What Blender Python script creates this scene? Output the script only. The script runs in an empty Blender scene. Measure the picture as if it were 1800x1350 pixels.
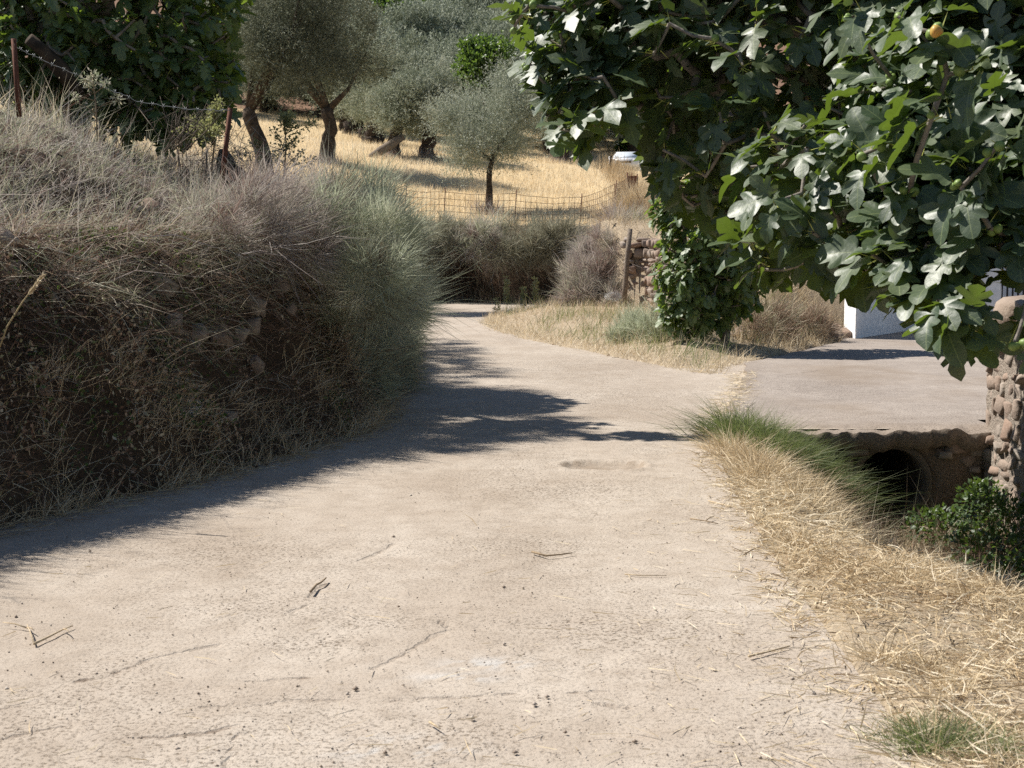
import bpy, math, numpy as np
from mathutils import Matrix, Vector

rng = np.random.default_rng(7)
SC = bpy.context.scene
COL = SC.collection

# ---------------------------------------------------------------- camera, sky, sun, exposure
F = 2500.0                      # focal length in photograph pixels (1800 wide)
CAM_H = 1.6
TH = math.atan(235.0 / F)       # pitch below the horizontal
cam = bpy.data.cameras.new('camera')
cam.sensor_width = 36.0
cam.lens = 36.0 * F / 1800.0
cam.clip_start = 0.1
cam.clip_end = 1500.0
cam.dof.use_dof = True
cam.dof.focus_distance = 14.0
cam.dof.aperture_fstop = 10.0
camo = bpy.data.objects.new('camera', cam)
camo.location = (0, 0, CAM_H)
camo.rotation_euler = (math.pi / 2 - TH, 0, 0)
COL.objects.link(camo)
SC.camera = camo

SUN_EL = math.radians(50.0)
SUN_AZ = math.radians(22.0)     # from straight left, turned away from the camera
S = np.array([-math.cos(SUN_AZ) * math.cos(SUN_EL), math.sin(SUN_AZ) * math.cos(SUN_EL), math.sin(SUN_EL)])
world = bpy.data.worlds.new('World')
SC.world = world
world.use_nodes = True
wn = world.node_tree
sky = wn.nodes.new('ShaderNodeTexSky')
sky.sky_type = 'NISHITA'
sky.sun_disc = False
sky.sun_elevation = SUN_EL
sky.sun_rotation = math.atan2(S[0], S[1])
sky.air_density = 1.0
sky.dust_density = 0.3
sky.ozone_density = 2.0
bg = wn.nodes['Background']
bg.inputs['Strength'].default_value = 0.055
wn.links.new(sky.outputs[0], bg.inputs['Color'])
sl = bpy.data.lights.new('sun', 'SUN')
sl.energy = 4.6
sl.angle = math.radians(0.53)
sl.color = (1.0, 0.945, 0.87)
so = bpy.data.objects.new('sun', sl)
so.rotation_euler = Vector(-S).to_track_quat('-Z', 'Y').to_euler()
so.location = (-20, 10, 30)
COL.objects.link(so)

SC.view_settings.view_transform = 'Standard'
SC.view_settings.look = 'None'
SC.view_settings.exposure = 0.76
SC.view_settings.gamma = 1.0
SC.view_settings.use_curve_mapping = False
SC.render.engine = 'CYCLES'
cy = SC.cycles
cy.max_bounces = 8
cy.diffuse_bounces = 4
cy.glossy_bounces = 2
cy.transmission_bounces = 4
cy.transparent_max_bounces = 4
cy.use_denoising = False
SC.render.filter_size = 1.25
try:
    cy.denoiser = 'OPENIMAGEDENOISE'
except Exception:
    pass

# ---------------------------------------------------------------- picture <-> place
CT, ST = math.cos(TH), math.sin(TH)


def P(px, py, d):
    """point at depth d (metres along y) that the photograph shows at pixel px, py"""
    u = (px - 900.0) / F
    v = (675.0 - py) / F
    dy = CT + v * ST
    dz = -ST + v * CT
    t = d / dy
    return np.array([u * t, d, CAM_H + dz * t])


def G(px, py, z=0.0):
    u = (px - 900.0) / F
    v = (675.0 - py) / F
    dy = CT + v * ST
    dz = -ST + v * CT
    t = (z - CAM_H) / dz
    return np.array([u * t, dy * t, z])


def G2(px, py):
    return tuple(G(px, py)[:2])


def project(p):
    q = np.asarray(p, float) - np.array([0, 0, CAM_H])
    w = q[..., 1] * CT - q[..., 2] * ST
    v = q[..., 1] * ST + q[..., 2] * CT
    return 900 + F * q[..., 0] / w, 675 - F * v / w, w


# ---------------------------------------------------------------- numeric helpers
def smooth(t):
    t = np.clip(t, 0, 1)
    return t * t * (3 - 2 * t)


_perm = np.random.default_rng(99).permutation(4096)
_val = np.random.default_rng(98).random(4096) * 2 - 1


def _h(ix, iy, iz=0):
    return _val[_perm[(_perm[(_perm[ix & 4095] + iy) & 4095] + iz) & 4095]]


def noise2(x, y, s=0):
    x = np.asarray(x, float); y = np.asarray(y, float)
    ix = np.floor(x).astype(np.int64); iy = np.floor(y).astype(np.int64)
    fx = x - ix; fy = y - iy
    fx = fx * fx * (3 - 2 * fx); fy = fy * fy * (3 - 2 * fy)
    a = _h(ix, iy, s); b = _h(ix + 1, iy, s); c = _h(ix, iy + 1, s); d = _h(ix + 1, iy + 1, s)
    return (a * (1 - fx) + b * fx) * (1 - fy) + (c * (1 - fx) + d * fx) * fy


def fbm(x, y, s=0, oct=4):
    r = 0; a = 1.0; t = 0
    for k in range(oct):
        r = r + a * noise2(np.asarray(x) * 2 ** k, np.asarray(y) * 2 ** k, s + k * 17)
        t += a; a *= 0.5
    return r / t


def noise3(p, s=0):
    return (noise2(p[..., 0] + 3.1 * s, p[..., 1], s) + noise2(p[..., 1] + 7.7, p[..., 2] - 2.3 * s, s + 5)
            + noise2(p[..., 2] - 4.2, p[..., 0] + 1.9 * s, s + 9)) / 2.0


def norm(v):
    v = np.asarray(v, float)
    return v / np.maximum(np.linalg.norm(v, axis=-1, keepdims=True), 1e-9)


def randdir(n, r=rng):
    return norm(r.normal(size=(n, 3)))


def inside(x, y, poly):
    c = np.zeros(np.shape(x), bool)
    n = len(poly); j = n - 1
    for i in range(n):
        xi, yi = poly[i]; xj, yj = poly[j]
        if yi != yj:
            c ^= ((yi > y) != (yj > y)) & (x < (xj - xi) * (y - yi) / (yj - yi) + xi)
        j = i
    return c


def dist_line(x, y, pts):
    d = np.full(np.shape(x), 1e9)
    for (x0, y0), (x1, y1) in zip(pts[:-1], pts[1:]):
        dx, dy = x1 - x0, y1 - y0
        t = np.clip(((x - x0) * dx + (y - y0) * dy) / (dx * dx + dy * dy + 1e-12), 0, 1)
        d = np.minimum(d, np.hypot(x - x0 - t * dx, y - y0 - t * dy))
    return d


# ---------------------------------------------------------------- mesh helpers
def mesh_np(name, v, tris=None, quads=None, attrs=None, smooth_shade=True, mats=None, mat_idx=None):
    me = bpy.data.meshes.new(name)
    v = np.asarray(v, np.float32)
    me.vertices.add(len(v))
    me.vertices.foreach_set('co', v.ravel())
    parts = []; starts = []; off = 0
    for f, k in ((tris, 3), (quads, 4)):
        if f is not None and len(f):
            f = np.asarray(f, np.int32)
            parts.append(f.ravel())
            starts.append(off + np.arange(len(f), dtype=np.int32) * k)
            off += f.size
    li = np.concatenate(parts); ls = np.concatenate(starts)
    me.loops.add(len(li)); me.loops.foreach_set('vertex_index', li)
    me.polygons.add(len(ls)); me.polygons.foreach_set('loop_start', ls)
    if attrs:
        for k, a in attrs.items():
            a = np.asarray(a, np.float32)
            if a.ndim == 1:
                at = me.attributes.new(k, 'FLOAT', 'POINT'); at.data.foreach_set('value', a)
            else:
                at = me.attributes.new(k, 'FLOAT_VECTOR', 'POINT'); at.data.foreach_set('vector', a.ravel())
    me.update(calc_edges=True)
    if smooth_shade:
        me.polygons.foreach_set('use_smooth', np.ones(len(ls), bool))
    me.validate()
    return me


class Bag:
    """collects pieces of ONE mesh"""
    def __init__(self):
        self.v = []; self.t = []; self.q = []; self.a = {}; self.n = 0

    def add(self, v, tris=None, quads=None, **attrs):
        v = np.asarray(v, float)
        if len(v) == 0:
            return
        self.v.append(v)
        if tris is not None and len(tris):
            self.t.append(np.asarray(tris, np.int64) + self.n)
        if quads is not None and len(quads):
            self.q.append(np.asarray(quads, np.int64) + self.n)
        for k, a in attrs.items():
            a = np.broadcast_to(np.asarray(a, float), (len(v),) if np.ndim(a) < 2 else (len(v), 3))
            self.a.setdefault(k, []).append(a)
        self.n += len(v)

    def mesh(self, name, smooth_shade=True):
        return mesh_np(name, np.concatenate(self.v), np.concatenate(self.t) if self.t else None,
                       np.concatenate(self.q) if self.q else None,
                       {k: np.concatenate(a) for k, a in self.a.items()}, smooth_shade)

    def build(self, name, m, parent=None, smooth_shade=True):
        return obj(name, self.mesh(name, smooth_shade), m, parent)


def obj(name, me, m=None, parent=None):
    o = bpy.data.objects.new(name, me)
    if m is not None and me is not None and len(me.materials) == 0:
        me.materials.append(m)
    COL.objects.link(o)
    if parent is not None:
        o.parent = parent
        if parent.type == 'EMPTY' or parent.location.length > 0:
            o.matrix_parent_inverse = parent.matrix_basis.inverted()
    return o


def tag(o, label=None, cat=None, group=None, kind=None):
    if label: o['label'] = label
    if cat: o['category'] = cat
    if group: o['group'] = group
    if kind: o['kind'] = kind
    return o


def empty(name, loc, label, cat, group=None):
    o = bpy.data.objects.new(name, None)
    o.location = tuple(float(c) for c in loc)
    o.empty_display_size = 0.2
    COL.objects.link(o)
    return tag(o, label, cat, group)


def tube(pts, rad, n=6, bag=None, tint=0.5, lump=0.0, seed=0):
    pts = np.asarray(pts, float)
    rad = np.broadcast_to(np.asarray(rad, float), (len(pts),))
    tan = norm(np.gradient(pts, axis=0))
    ref = np.array([0.0, 0.0, 1.0]) if abs(tan[0][2]) < 0.9 else np.array([1.0, 0, 0])
    a = norm(np.cross(tan, ref)); b = np.cross(tan, a)
    ang = np.linspace(0, 2 * np.pi, n, endpoint=False)
    ring = (np.cos(ang)[None, :, None] * a[:, None, :] + np.sin(ang)[None, :, None] * b[:, None, :])
    rr = np.repeat(rad[:, None], n, 1)
    if lump:
        q = pts[:, None, :] + ring * rad[:, None, None]
        rr = rr * (1 + lump * noise3(q * 4.0, seed) + 0.6 * lump * noise3(q * 11.0, seed + 3))
    v = (pts[:, None, :] + ring * rr[..., None]).reshape(-1, 3)
    m = len(pts)
    i = np.arange(m - 1)[:, None] * n; j = np.arange(n)[None, :]; k = (j + 1) % n
    q = np.stack([i + j, i + k, i + n + k, i + n + j], -1).reshape(-1, 4)
    c0 = len(v); v = np.vstack([v, pts[0], pts[-1]])
    j = np.arange(n); k = (j + 1) % n
    t = np.vstack([np.stack([np.full(n, c0), k, j], 1), np.stack([np.full(n, c0 + 1), (m - 1) * n + j, (m - 1) * n + k], 1)])
    B = bag if bag is not None else Bag()
    B.add(v, t, q, tint=tint)
    return B


def box_bag(B, lo, hi, tint=0.5):
    x0, y0, z0 = lo; x1, y1, z1 = hi
    v = [(x0, y0, z0), (x1, y0, z0), (x1, y1, z0), (x0, y1, z0), (x0, y0, z1), (x1, y0, z1), (x1, y1, z1), (x0, y1, z1)]
    q = [(0, 3, 2, 1), (4, 5, 6, 7), (0, 1, 5, 4), (1, 2, 6, 5), (2, 3, 7, 6), (3, 0, 4, 7)]
    B.add(v, None, q, tint=tint)


def ribbons(B, base, d, L, W, bend, tint, r=rng, taper=True):
    """thin curved stems: 5 vertices, 3 triangles each"""
    N = len(base)
    if N == 0:
        return
    d = norm(d); L = np.asarray(L)[:, None]; W = np.asarray(W)[:, None]
    side = norm(np.cross(d, r.normal(size=(N, 3))))
    p0 = base; p1 = base + d * L * 0.5 + bend * L * 0.25; p2 = base + d * L + bend * L
    w1 = W * (0.42 if taper else 0.5)
    v = np.stack([p0 - side * W / 2, p0 + side * W / 2, p1 - side * w1, p1 + side * w1, p2], 1).reshape(-1, 3)
    i = (np.arange(N) * 5)[:, None]
    t = np.stack([i + [0, 1, 3], i + [0, 3, 2], i + [2, 3, 4]], 1).reshape(-1, 3)
    B.add(v, t, tint=np.repeat(tint, 5))


def blades(B, base, d, L, W, tint, r=rng):
    """single triangles"""
    N = len(base)
    side = norm(np.cross(norm(d), r.normal(size=(N, 3)))) * np.asarray(W)[:, None] / 2
    v = np.stack([base - side, base + side, base + norm(d) * np.asarray(L)[:, None]], 1).reshape(-1, 3)
    B.add(v, (np.arange(N) * 3)[:, None] + np.array([0, 1, 2]), tint=np.repeat(tint, 3))


def leaves4(B, base, d, side, L, W, tint):
    """lens-shaped leaves folded a little along the midrib: 4 vertices, 2 triangles"""
    N = len(base)
    L = np.asarray(L)[:, None]; W = np.asarray(W)[:, None]
    up = np.cross(d, side)
    m = base + d * L * 0.48
    v = np.stack([base, m + side * W / 2 + up * W * 0.12, base + d * L, m - side * W / 2 + up * W * 0.12], 1).reshape(-1, 3)
    i = (np.arange(N) * 4)[:, None]
    t = np.stack([i + [0, 1, 2], i + [0, 2, 3]], 1).reshape(-1, 3)
    B.add(v, t, tint=np.repeat(tint, 4))


# ---------------------------------------------------------------- materials
def nt(name):
    m = bpy.data.materials.new(name); m.use_nodes = True
    t = m.node_tree; p = t.nodes['Principled BSDF']
    return m, t, p


def N(t, kind, **kw):
    n = t.nodes.new(kind)
    for k, v in kw.items():
        if k in n.inputs.keys():
            n.inputs[k].default_value = v
        else:
            setattr(n, k, v)
    return n


def ramp(t, fac, cols, pos=None, interp='LINEAR'):
    r = t.nodes.new('ShaderNodeValToRGB')
    r.color_ramp.interpolation = interp
    e = r.color_ramp.elements
    n = len(cols)
    pos = pos or [i / (n - 1) for i in range(n)]
    while len(e) < n:
        e.new(0.5)
    for i in range(n):
        e[i].position = pos[i]
        c = cols[i]
        e[i].color = (c[0], c[1], c[2], 1)
    t.links.new(fac, r.inputs[0])
    return r.outputs[0]


def mixc(t, fac, a, b, mode='MIX'):
    m = t.nodes.new('ShaderNodeMix'); m.data_type = 'RGBA'; m.blend_type = mode
    if hasattr(fac, 'links'): t.links.new(fac, m.inputs[0])
    else: m.inputs[0].default_value = fac
    for s, i in ((a, 6), (b, 7)):
        if hasattr(s, 'links'): t.links.new(s, m.inputs[i])
        else: m.inputs[i].default_value = (s[0], s[1], s[2], 1)
    return m.outputs[2]


def math_(t, op, a, b=None, clamp=False):
    m = t.nodes.new('ShaderNodeMath'); m.operation = op; m.use_clamp = clamp
    for s, i in ((a, 0), (b, 1)):
        if s is None: continue
        if hasattr(s, 'links'): t.links.new(s, m.inputs[i])
        else: m.inputs[i].default_value = s
    return m.outputs[0]


def noise_(t, vec, scale, detail=4, rough=0.55, dist=0.0):
    n = t.nodes.new('ShaderNodeTexNoise')
    n.inputs['Scale'].default_value = scale; n.inputs['Detail'].default_value = detail
    n.inputs['Roughness'].default_value = rough; n.inputs['Distortion'].default_value = dist
    t.links.new(vec, n.inputs['Vector'])
    return n.outputs['Fac']


def pos_(t):
    return t.nodes.new('ShaderNodeNewGeometry').outputs['Position']


def attr_(t, name, out='Fac'):
    a = t.nodes.new('ShaderNodeAttribute'); a.attribute_name = name
    return a.outputs[out]


def bump_(t, p, h, strength=0.5, distance=0.02):
    b = t.nodes.new('ShaderNodeBump')
    b.inputs['Strength'].default_value = strength; b.inputs['Distance'].default_value = distance
    t.links.new(h, b.inputs['Height']); t.links.new(b.outputs[0], p.inputs['Normal'])


def plant_mat(name, cols, trans=0.3, tcol=None, rough=0.6, spec=0.3, pos=None, patch=None):
    """colour from the per-stem tint; some light passes through"""
    m, t, p = nt(name)
    c = ramp(t, attr_(t, 'tint'), cols, pos)
    if patch:
        f = ramp(t, noise_(t, pos_(t), patch[0], 2), [(0, 0, 0), (1, 1, 1)], [0.42, 0.6])
        c = mixc(t, f, c, mixc(t, 0.7, c, patch[1], 'MIX'))
    t.links.new(c, p.inputs['Base Color'])
    p.inputs['Roughness'].default_value = rough
    p.inputs['Specular IOR Level'].default_value = spec
    if trans > 0:
        tr = t.nodes.new('ShaderNodeBsdfTranslucent')
        if tcol is None: t.links.new(c, tr.inputs[0])
        else: t.links.new(mixc(t, 0.75, c, tcol), tr.inputs[0])
        mx = t.nodes.new('ShaderNodeMixShader'); mx.inputs[0].default_value = trans
        t.links.new(p.outputs[0], mx.inputs[1]); t.links.new(tr.outputs[0], mx.inputs[2])
        t.links.new(mx.outputs[0], t.nodes['Material Output'].inputs[0])
    return m


def soil_mat(name, a, b, c, scale=1.2, bump=0.6):
    m, t, p = nt(name)
    ps = pos_(t)
    n1 = noise_(t, ps, scale, 5); n2 = noise_(t, ps, scale * 14, 4, 0.65)
    col = mixc(t, ramp(t, n1, [(0, 0, 0), (1, 1, 1)], [0.35, 0.65]), a, b)
    col = mixc(t, ramp(t, n2, [(0, 0, 0), (1, 1, 1)], [0.45, 0.7]), col, c)
    t.links.new(col, p.inputs['Base Color'])
    p.inputs['Roughness'].default_value = 0.95
    p.inputs['Specular IOR Level'].default_value = 0.15
    bump_(t, p, n2, bump, 0.04)
    return m


M = {}
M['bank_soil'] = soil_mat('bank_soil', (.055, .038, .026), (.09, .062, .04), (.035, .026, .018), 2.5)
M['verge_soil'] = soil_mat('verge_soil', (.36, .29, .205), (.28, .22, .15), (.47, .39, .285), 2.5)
M['ditch_soil'] = soil_mat('ditch_soil', (.12, .08, .05), (.16, .11, .07), (.09, .065, .04), 2.0)
M['field_soil'] = soil_mat('field_soil', (.56, .43, .25), (.48, .37, .22), (.62, .50, .31), 0.5)
M['hill_soil'] = soil_mat('hill_soil', (.22, .13, .09), (.17, .10, .07), (.26, .18, .11), 0.3)


def concrete_mat(name, base, dark, light, slab=False):
    m, t, p = nt(name)
    ps = pos_(t)
    big = noise_(t, ps, 0.9, 4, 0.6, 0.4)
    mid = noise_(t, ps, 6.0, 5, 0.65)
    fine = noise_(t, ps, 55.0, 4, 0.7)
    grit = noise_(t, ps, 160.0, 2, 0.6)
    col = mixc(t, ramp(t, big, [(0, 0, 0), (1, 1, 1)], [0.36, 0.66]), base, light)
    col = mixc(t, math_(t, 'MULTIPLY', ramp(t, mid, [(0, 0, 0), (1, 1, 1)], [0.42, 0.75]), 0.55), col, dark)
    rough = attr_(t, 'rough')
    pit = ramp(t, fine, [(1, 1, 1), (0, 0, 0)], [0.30, 0.47])
    pitf = math_(t, 'MULTIPLY', pit, math_(t, 'ADD', 0.3, rough), True)
    col = mixc(t, pitf, col, (dark[0] * .62, dark[1] * .58, dark[2] * .52))
    sp = ramp(t, grit, [(0, 0, 0), (1, 1, 1)], [0.58, 0.72])
    col = mixc(t, math_(t, 'MULTIPLY', sp, 0.35), col, (min(1, light[0] * 1.25), min(1, light[1] * 1.25), min(1, light[2] * 1.25)))
    col = mixc(t, math_(t, 'MULTIPLY', attr_(t, 'dirt'), 0.85, True), col, (.22, .165, .115))
    cd = attr_(t, 'crack')
    jag = math_(t, 'ADD', math_(t, 'MULTIPLY', math_(t, 'SUBTRACT', noise_(t, ps, 22.0, 4, .7), .5), .05), math_(t, 'MULTIPLY', math_(t, 'SUBTRACT', noise_(t, ps, 5.0, 2, .5), .62), .05))
    cr = ramp(t, math_(t, 'MULTIPLY', math_(t, 'ADD', cd, jag), 20.0, True), [(1, 1, 1), (0, 0, 0)], [0.0, 0.22])
    col = mixc(t, math_(t, 'MULTIPLY', cr, math_(t, 'MULTIPLY', ramp(t, noise_(t, ps, 3.0, 3, .6), [(0, 0, 0), (1, 1, 1)], [.38, .62]), .75)), col, (.15, .11, .08))
    col = mixc(t, attr_(t, 'lime'), col, (.5, .49, .47))
    t.links.new(col, p.inputs['Base Color'])
    p.inputs['Roughness'].default_value = 0.92
    p.inputs['Specular IOR Level'].default_value = 0.2
    h = math_(t, 'ADD', math_(t, 'MULTIPLY', fine, 1.0), math_(t, 'MULTIPLY', grit, 0.45))
    h = math_(t, 'ADD', h, math_(t, 'MULTIPLY', mid, 0.8))
    h = math_(t, 'SUBTRACT', h, math_(t, 'MULTIPLY', pitf, 1.4))
    h = math_(t, 'SUBTRACT', h, math_(t, 'MULTIPLY', cr, 2.0))
    bump_(t, p, h, 0.55, 0.009)
    return m


M['road'] = concrete_mat('road_concrete', (.40, .34, .277), (.27, .217, .166), (.475, .417, .35))
M['slab'] = concrete_mat('slab_concrete', (.305, .263, .227), (.20, .165, .14), (.375, .328, .285))


def stone_mat(name, cols, scale=5.0):
    m, t, p = nt(name)
    oi = t.nodes.new('ShaderNodeObjectInfo')
    ps = pos_(t)
    base = ramp(t, oi.outputs['Random'], cols)
    n = noise_(t, ps, scale, 6, 0.65); n2 = noise_(t, ps, scale * 9, 3, 0.6)
    c = mixc(t, math_(t, 'MULTIPLY', ramp(t, n, [(0, 0, 0), (1, 1, 1)], [0.4, 0.7]), 0.6), base, (.16, .12, .095))
    c = mixc(t, math_(t, 'MULTIPLY', ramp(t, n2, [(0, 0, 0), (1, 1, 1)], [0.55, 0.75]), 0.4), c, (.5, .46, .4))
    t.links.new(c, p.inputs['Base Color'])
    p.inputs['Roughness'].default_value = 0.9
    p.inputs['Specular IOR Level'].default_value = 0.2
    bump_(t, p, math_(t, 'ADD', n, math_(t, 'MULTIPLY', n2, .4)), 0.8, 0.02)
    return m


M['stone'] = stone_mat('rubble_stone', [(.30, .24, .19), (.25, .19, .155), (.36, .31, .26), (.29, .20, .15), (.38, .34, .29)])
M['mortar'] = soil_mat('wall_mortar', (.33, .28, .23), (.27, .22, .18), (.42, .37, .31), 3.0, 0.9)
M['headwall'] = soil_mat('headwall_concrete', (.25, .19, .14), (.19, .14, .10), (.33, .27, .21), 3.5, 0.9)


def simple(name, col, rough=0.6, spec=0.3, metal=0.0, var=None, scale=20, bump=0.0):
    m, t, p = nt(name)
    p.inputs['Base Color'].default_value = (*col, 1)
    p.inputs['Roughness'].default_value = rough
    p.inputs['Specular IOR Level'].default_value = spec
    p.inputs['Metallic'].default_value = metal
    if var:
        n = noise_(t, pos_(t), scale, 4, 0.6)
        t.links.new(mixc(t, ramp(t, n, [(0, 0, 0), (1, 1, 1)], [0.38, 0.62]), col, var), p.inputs['Base Color'])
        if bump:
            bump_(t, p, n, bump, 0.02)
    return m


M['bark_fig'] = simple('fig_bark', (.26, .23, .2), .85, .2, 0, (.16, .14, .12), 14, .6)
M['bark_olive'] = simple('olive_bark', (.085, .065, .05), .95, .1, 0, (.035, .028, .022), 7, 1.0)
M['petiole'] = simple('petiole', (.36, .38, .10), .5, .3)
M['fig_fruit'] = simple('fig_fruit', (.16, .24, .06), .45, .3, 0, (.22, .30, .09), 30)
M['fig_ripe'] = simple('fig_fruit_ripe', (.55, .27, .06), .45, .3, 0, (.45, .33, .08), 40)
M['rust'] = simple('rusty_steel', (.17, .07, .045), .85, .2, 0, (.10, .045, .03), 60)
M['fence_wire'] = simple('rusty_wire', (.13, .075, .045), .85, .1)
M['grey_wire'] = simple('galvanised_wire', (.35, .36, .36), .5, .4, .4)
M['grey_wood'] = simple('weathered_wood', (.24, .20, .16), .9, .1, 0, (.15, .12, .095), 25, .5)
M['whitewash'] = simple('whitewash', (.80, .81, .82), .9, .1, 0, (.70, .71, .72), 9, 1.0)
M['black_metal'] = simple('black_gate_paint', (.015, .016, .02), .5, .4)
M['car_paint'] = simple('white_car_paint', (.78, .80, .83), .25, .5)
M['car_glass'] = simple('car_glass', (.05, .06, .07), .08, .6)
M['car_dark'] = simple('car_black_plastic', (.03, .03, .032), .6, .3)
M['car_metal'] = simple('wheel_metal', (.5, .5, .52), .35, .5, .8)
M['lamp_glass'] = simple('lamp_glass', (.6, .62, .65), .1, .6)
M['plate'] = simple('number_plate', (.75, .75, .72), .5, .3)
M['web'] = plant_mat('spider_silk', [(.75, .78, .8), (.8, .8, .8)], 0.3)
M['pipe'] = soil_mat('pipe_concrete', (.2, .165, .13), (.16, .13, .1), (.24, .2, .16), 4.0)


def fig_mat(name, base, lite, tcol, gloss=0.42, trans=.24):
    m, t, p = nt(name)
    c = ramp(t, attr_(t, 'tint'), [base, lite, (lite[0] * 1.25, lite[1] * 1.1, lite[2])])
    uv = t.nodes.new('ShaderNodeSeparateXYZ')
    t.links.new(attr_(t, 'luv', 'Vector'), uv.inputs[0])
    ax = math_(t, 'ABSOLUTE', uv.outputs[0])
    mid = math_(t, 'LESS_THAN', ax, 0.012)
    # side veins: lines that leave the midrib at an angle
    w = math_(t, 'FRACT', math_(t, 'MULTIPLY', math_(t, 'SUBTRACT', uv.outputs[1], math_(t, 'MULTIPLY', ax, 0.75)), 6.0))
    vein = math_(t, 'MULTIPLY', math_(t, 'LESS_THAN', math_(t, 'ABSOLUTE', math_(t, 'SUBTRACT', w, 0.5)), 0.045), 0.45)
    v = math_(t, 'MAXIMUM', mid, vein)
    c2 = mixc(t, math_(t, 'MULTIPLY', v, 0.6), c, (.24, .29, .12))
    n = noise_(t, pos_(t), 30, 3)
    c2 = mixc(t, math_(t, 'MULTIPLY', n, 0.3), c2, (base[0] * .6, base[1] * .65, base[2] * .7))
    t.links.new(c2, p.inputs['Base Color'])
    p.inputs['Roughness'].default_value = gloss
    p.inputs['Specular IOR Level'].default_value = 0.65
    bump_(t, p, math_(t, 'ADD', math_(t, 'MULTIPLY', v, -1.0), n), 0.25, 0.01)
    tr = t.nodes.new('ShaderNodeBsdfTranslucent')
    t.links.new(mixc(t, math_(t, 'MULTIPLY', v, 0.5), tcol, (tcol[0] * .6, tcol[1] * .6, tcol[2] * .5)), tr.inputs[0])
    mx = t.nodes.new('ShaderNodeMixShader'); mx.inputs[0].default_value = trans
    t.links.new(p.outputs[0], mx.inputs[1]); t.links.new(tr.outputs[0], mx.inputs[2])
    t.links.new(mx.outputs[0], t.nodes['Material Output'].inputs[0])
    return m


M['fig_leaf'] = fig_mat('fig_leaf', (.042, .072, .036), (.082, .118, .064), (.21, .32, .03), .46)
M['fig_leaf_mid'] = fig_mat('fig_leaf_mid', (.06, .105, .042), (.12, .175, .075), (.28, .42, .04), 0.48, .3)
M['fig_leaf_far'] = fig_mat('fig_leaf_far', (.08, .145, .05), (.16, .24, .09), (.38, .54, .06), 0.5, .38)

STRAW = [(.34, .24, .14), (.56, .44, .27), (.68, .57, .39), (.76, .68, .53)]
M['straw'] = plant_mat('dry_straw', STRAW, 0.25)
M['field_grass'] = plant_mat('field_grass', [(.60, .47, .28), (.74, .61, .40), (.80, .68, .48), (.84, .75, .58)], 0.45)
M['bank_grass'] = plant_mat('bank_dry_herbs', [(.18, .10, .075), (.39, .32, .29), (.57, .51, .47), (.50, .48, .37), (.33, .38, .23), (.68, .61, .46)], 0.35)
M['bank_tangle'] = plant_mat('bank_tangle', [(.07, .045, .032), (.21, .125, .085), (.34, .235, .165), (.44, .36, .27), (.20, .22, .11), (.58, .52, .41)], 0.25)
M['grass_green'] = plant_mat('green_grass', [(.075, .12, .045), (.125, .17, .075), (.20, .225, .11), (.48, .42, .26)], 0.35, (.26, .33, .09))
M['broom'] = plant_mat('broom_shoots', [(.18, .14, .095), (.33, .355, .24), (.46, .50, .355), (.58, .61, .46), (.62, .59, .46)], 0.4)
M['mauve'] = plant_mat('dry_mauve_shoots', [(.23, .155, .125), (.41, .345, .31), (.53, .475, .43), (.49, .47, .37), (.39, .41, .29)], 0.35)
M['far_shrub'] = plant_mat('far_shrub_shoots', [(.16, .13, .09), (.28, .26, .18), (.36, .36, .26), (.44, .42, .33)], 0.3)
M['leaf_small'] = plant_mat('bramble_leaf', [(.025, .05, .018), (.05, .09, .025), (.09, .14, .04)], 0.3, (.2, .32, .04), .45, .5)
M['leaf_pale'] = plant_mat('pale_leaf', [(.20, .22, .10), (.32, .33, .17), (.42, .41, .24)], 0.35, (.4, .42, .15), .55, .3)
M['leaf_olive'] = plant_mat('olive_leaf', [(.17, .195, .13), (.26, .29, .20), (.37, .40, .30), (.50, .53, .44)], 0.25, None, .7, .2)
M['leaf_silver'] = plant_mat('silver_olive_leaf', [(.22, .25, .18), (.33, .36, .27), (.45, .48, .38), (.56, .58, .50)], 0.25, None, .7, .2)
M['leaf_olive_dark'] = plant_mat('dark_olive_leaf', [(.075, .085, .055), (.12, .135, .085), (.18, .20, .13), (.30, .315, .24)], 0.15, None, .7, .2)
M['leaf_bright'] = plant_mat('bright_leaf', [(.05, .10, .025), (.09, .16, .04), (.16, .23, .07)], 0.3, (.25, .4, .05), .45, .5)
M['twig'] = simple('twig_bark', (.34, .26, .17), .85, .2, 0, (.2, .15, .1), 60)

# ================================================================ THE LIE OF THE LAND
# left edge of the road, on round the bend along the foot of the far bank
PL = [(-4.9, -30), (-4.6, -5), (-3.9, 4.0), G2(0, 925), G2(250, 868), G2(500, 803), G2(600, 770), G2(655, 742), (-1.35, 15.0), (-1.4, 17.5), (-1.6, 21),
      (-2.0, 25), (-3.0, 34), (-3.5, 41), (-2.9, 43.6), (-1.5, 44.2), (1.5, 43.0), (6, 41.2), (12, 39), (40, 32), (300, 0)]
FIELD_POLY = PL + [(900, 0), (900, 900), (-900, 900), (-900, -30)]
# right edge of the road before the driveway
XR_Y = np.array([-30, 0, 4.2, 4.65, 7.1, 9.3, 11.2, 12.6, 13.0])
XR_X = np.array([1.4, 1.25, 1.15, 1.2, 1.26, 1.38, 1.52, 1.7, 1.75])
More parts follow.
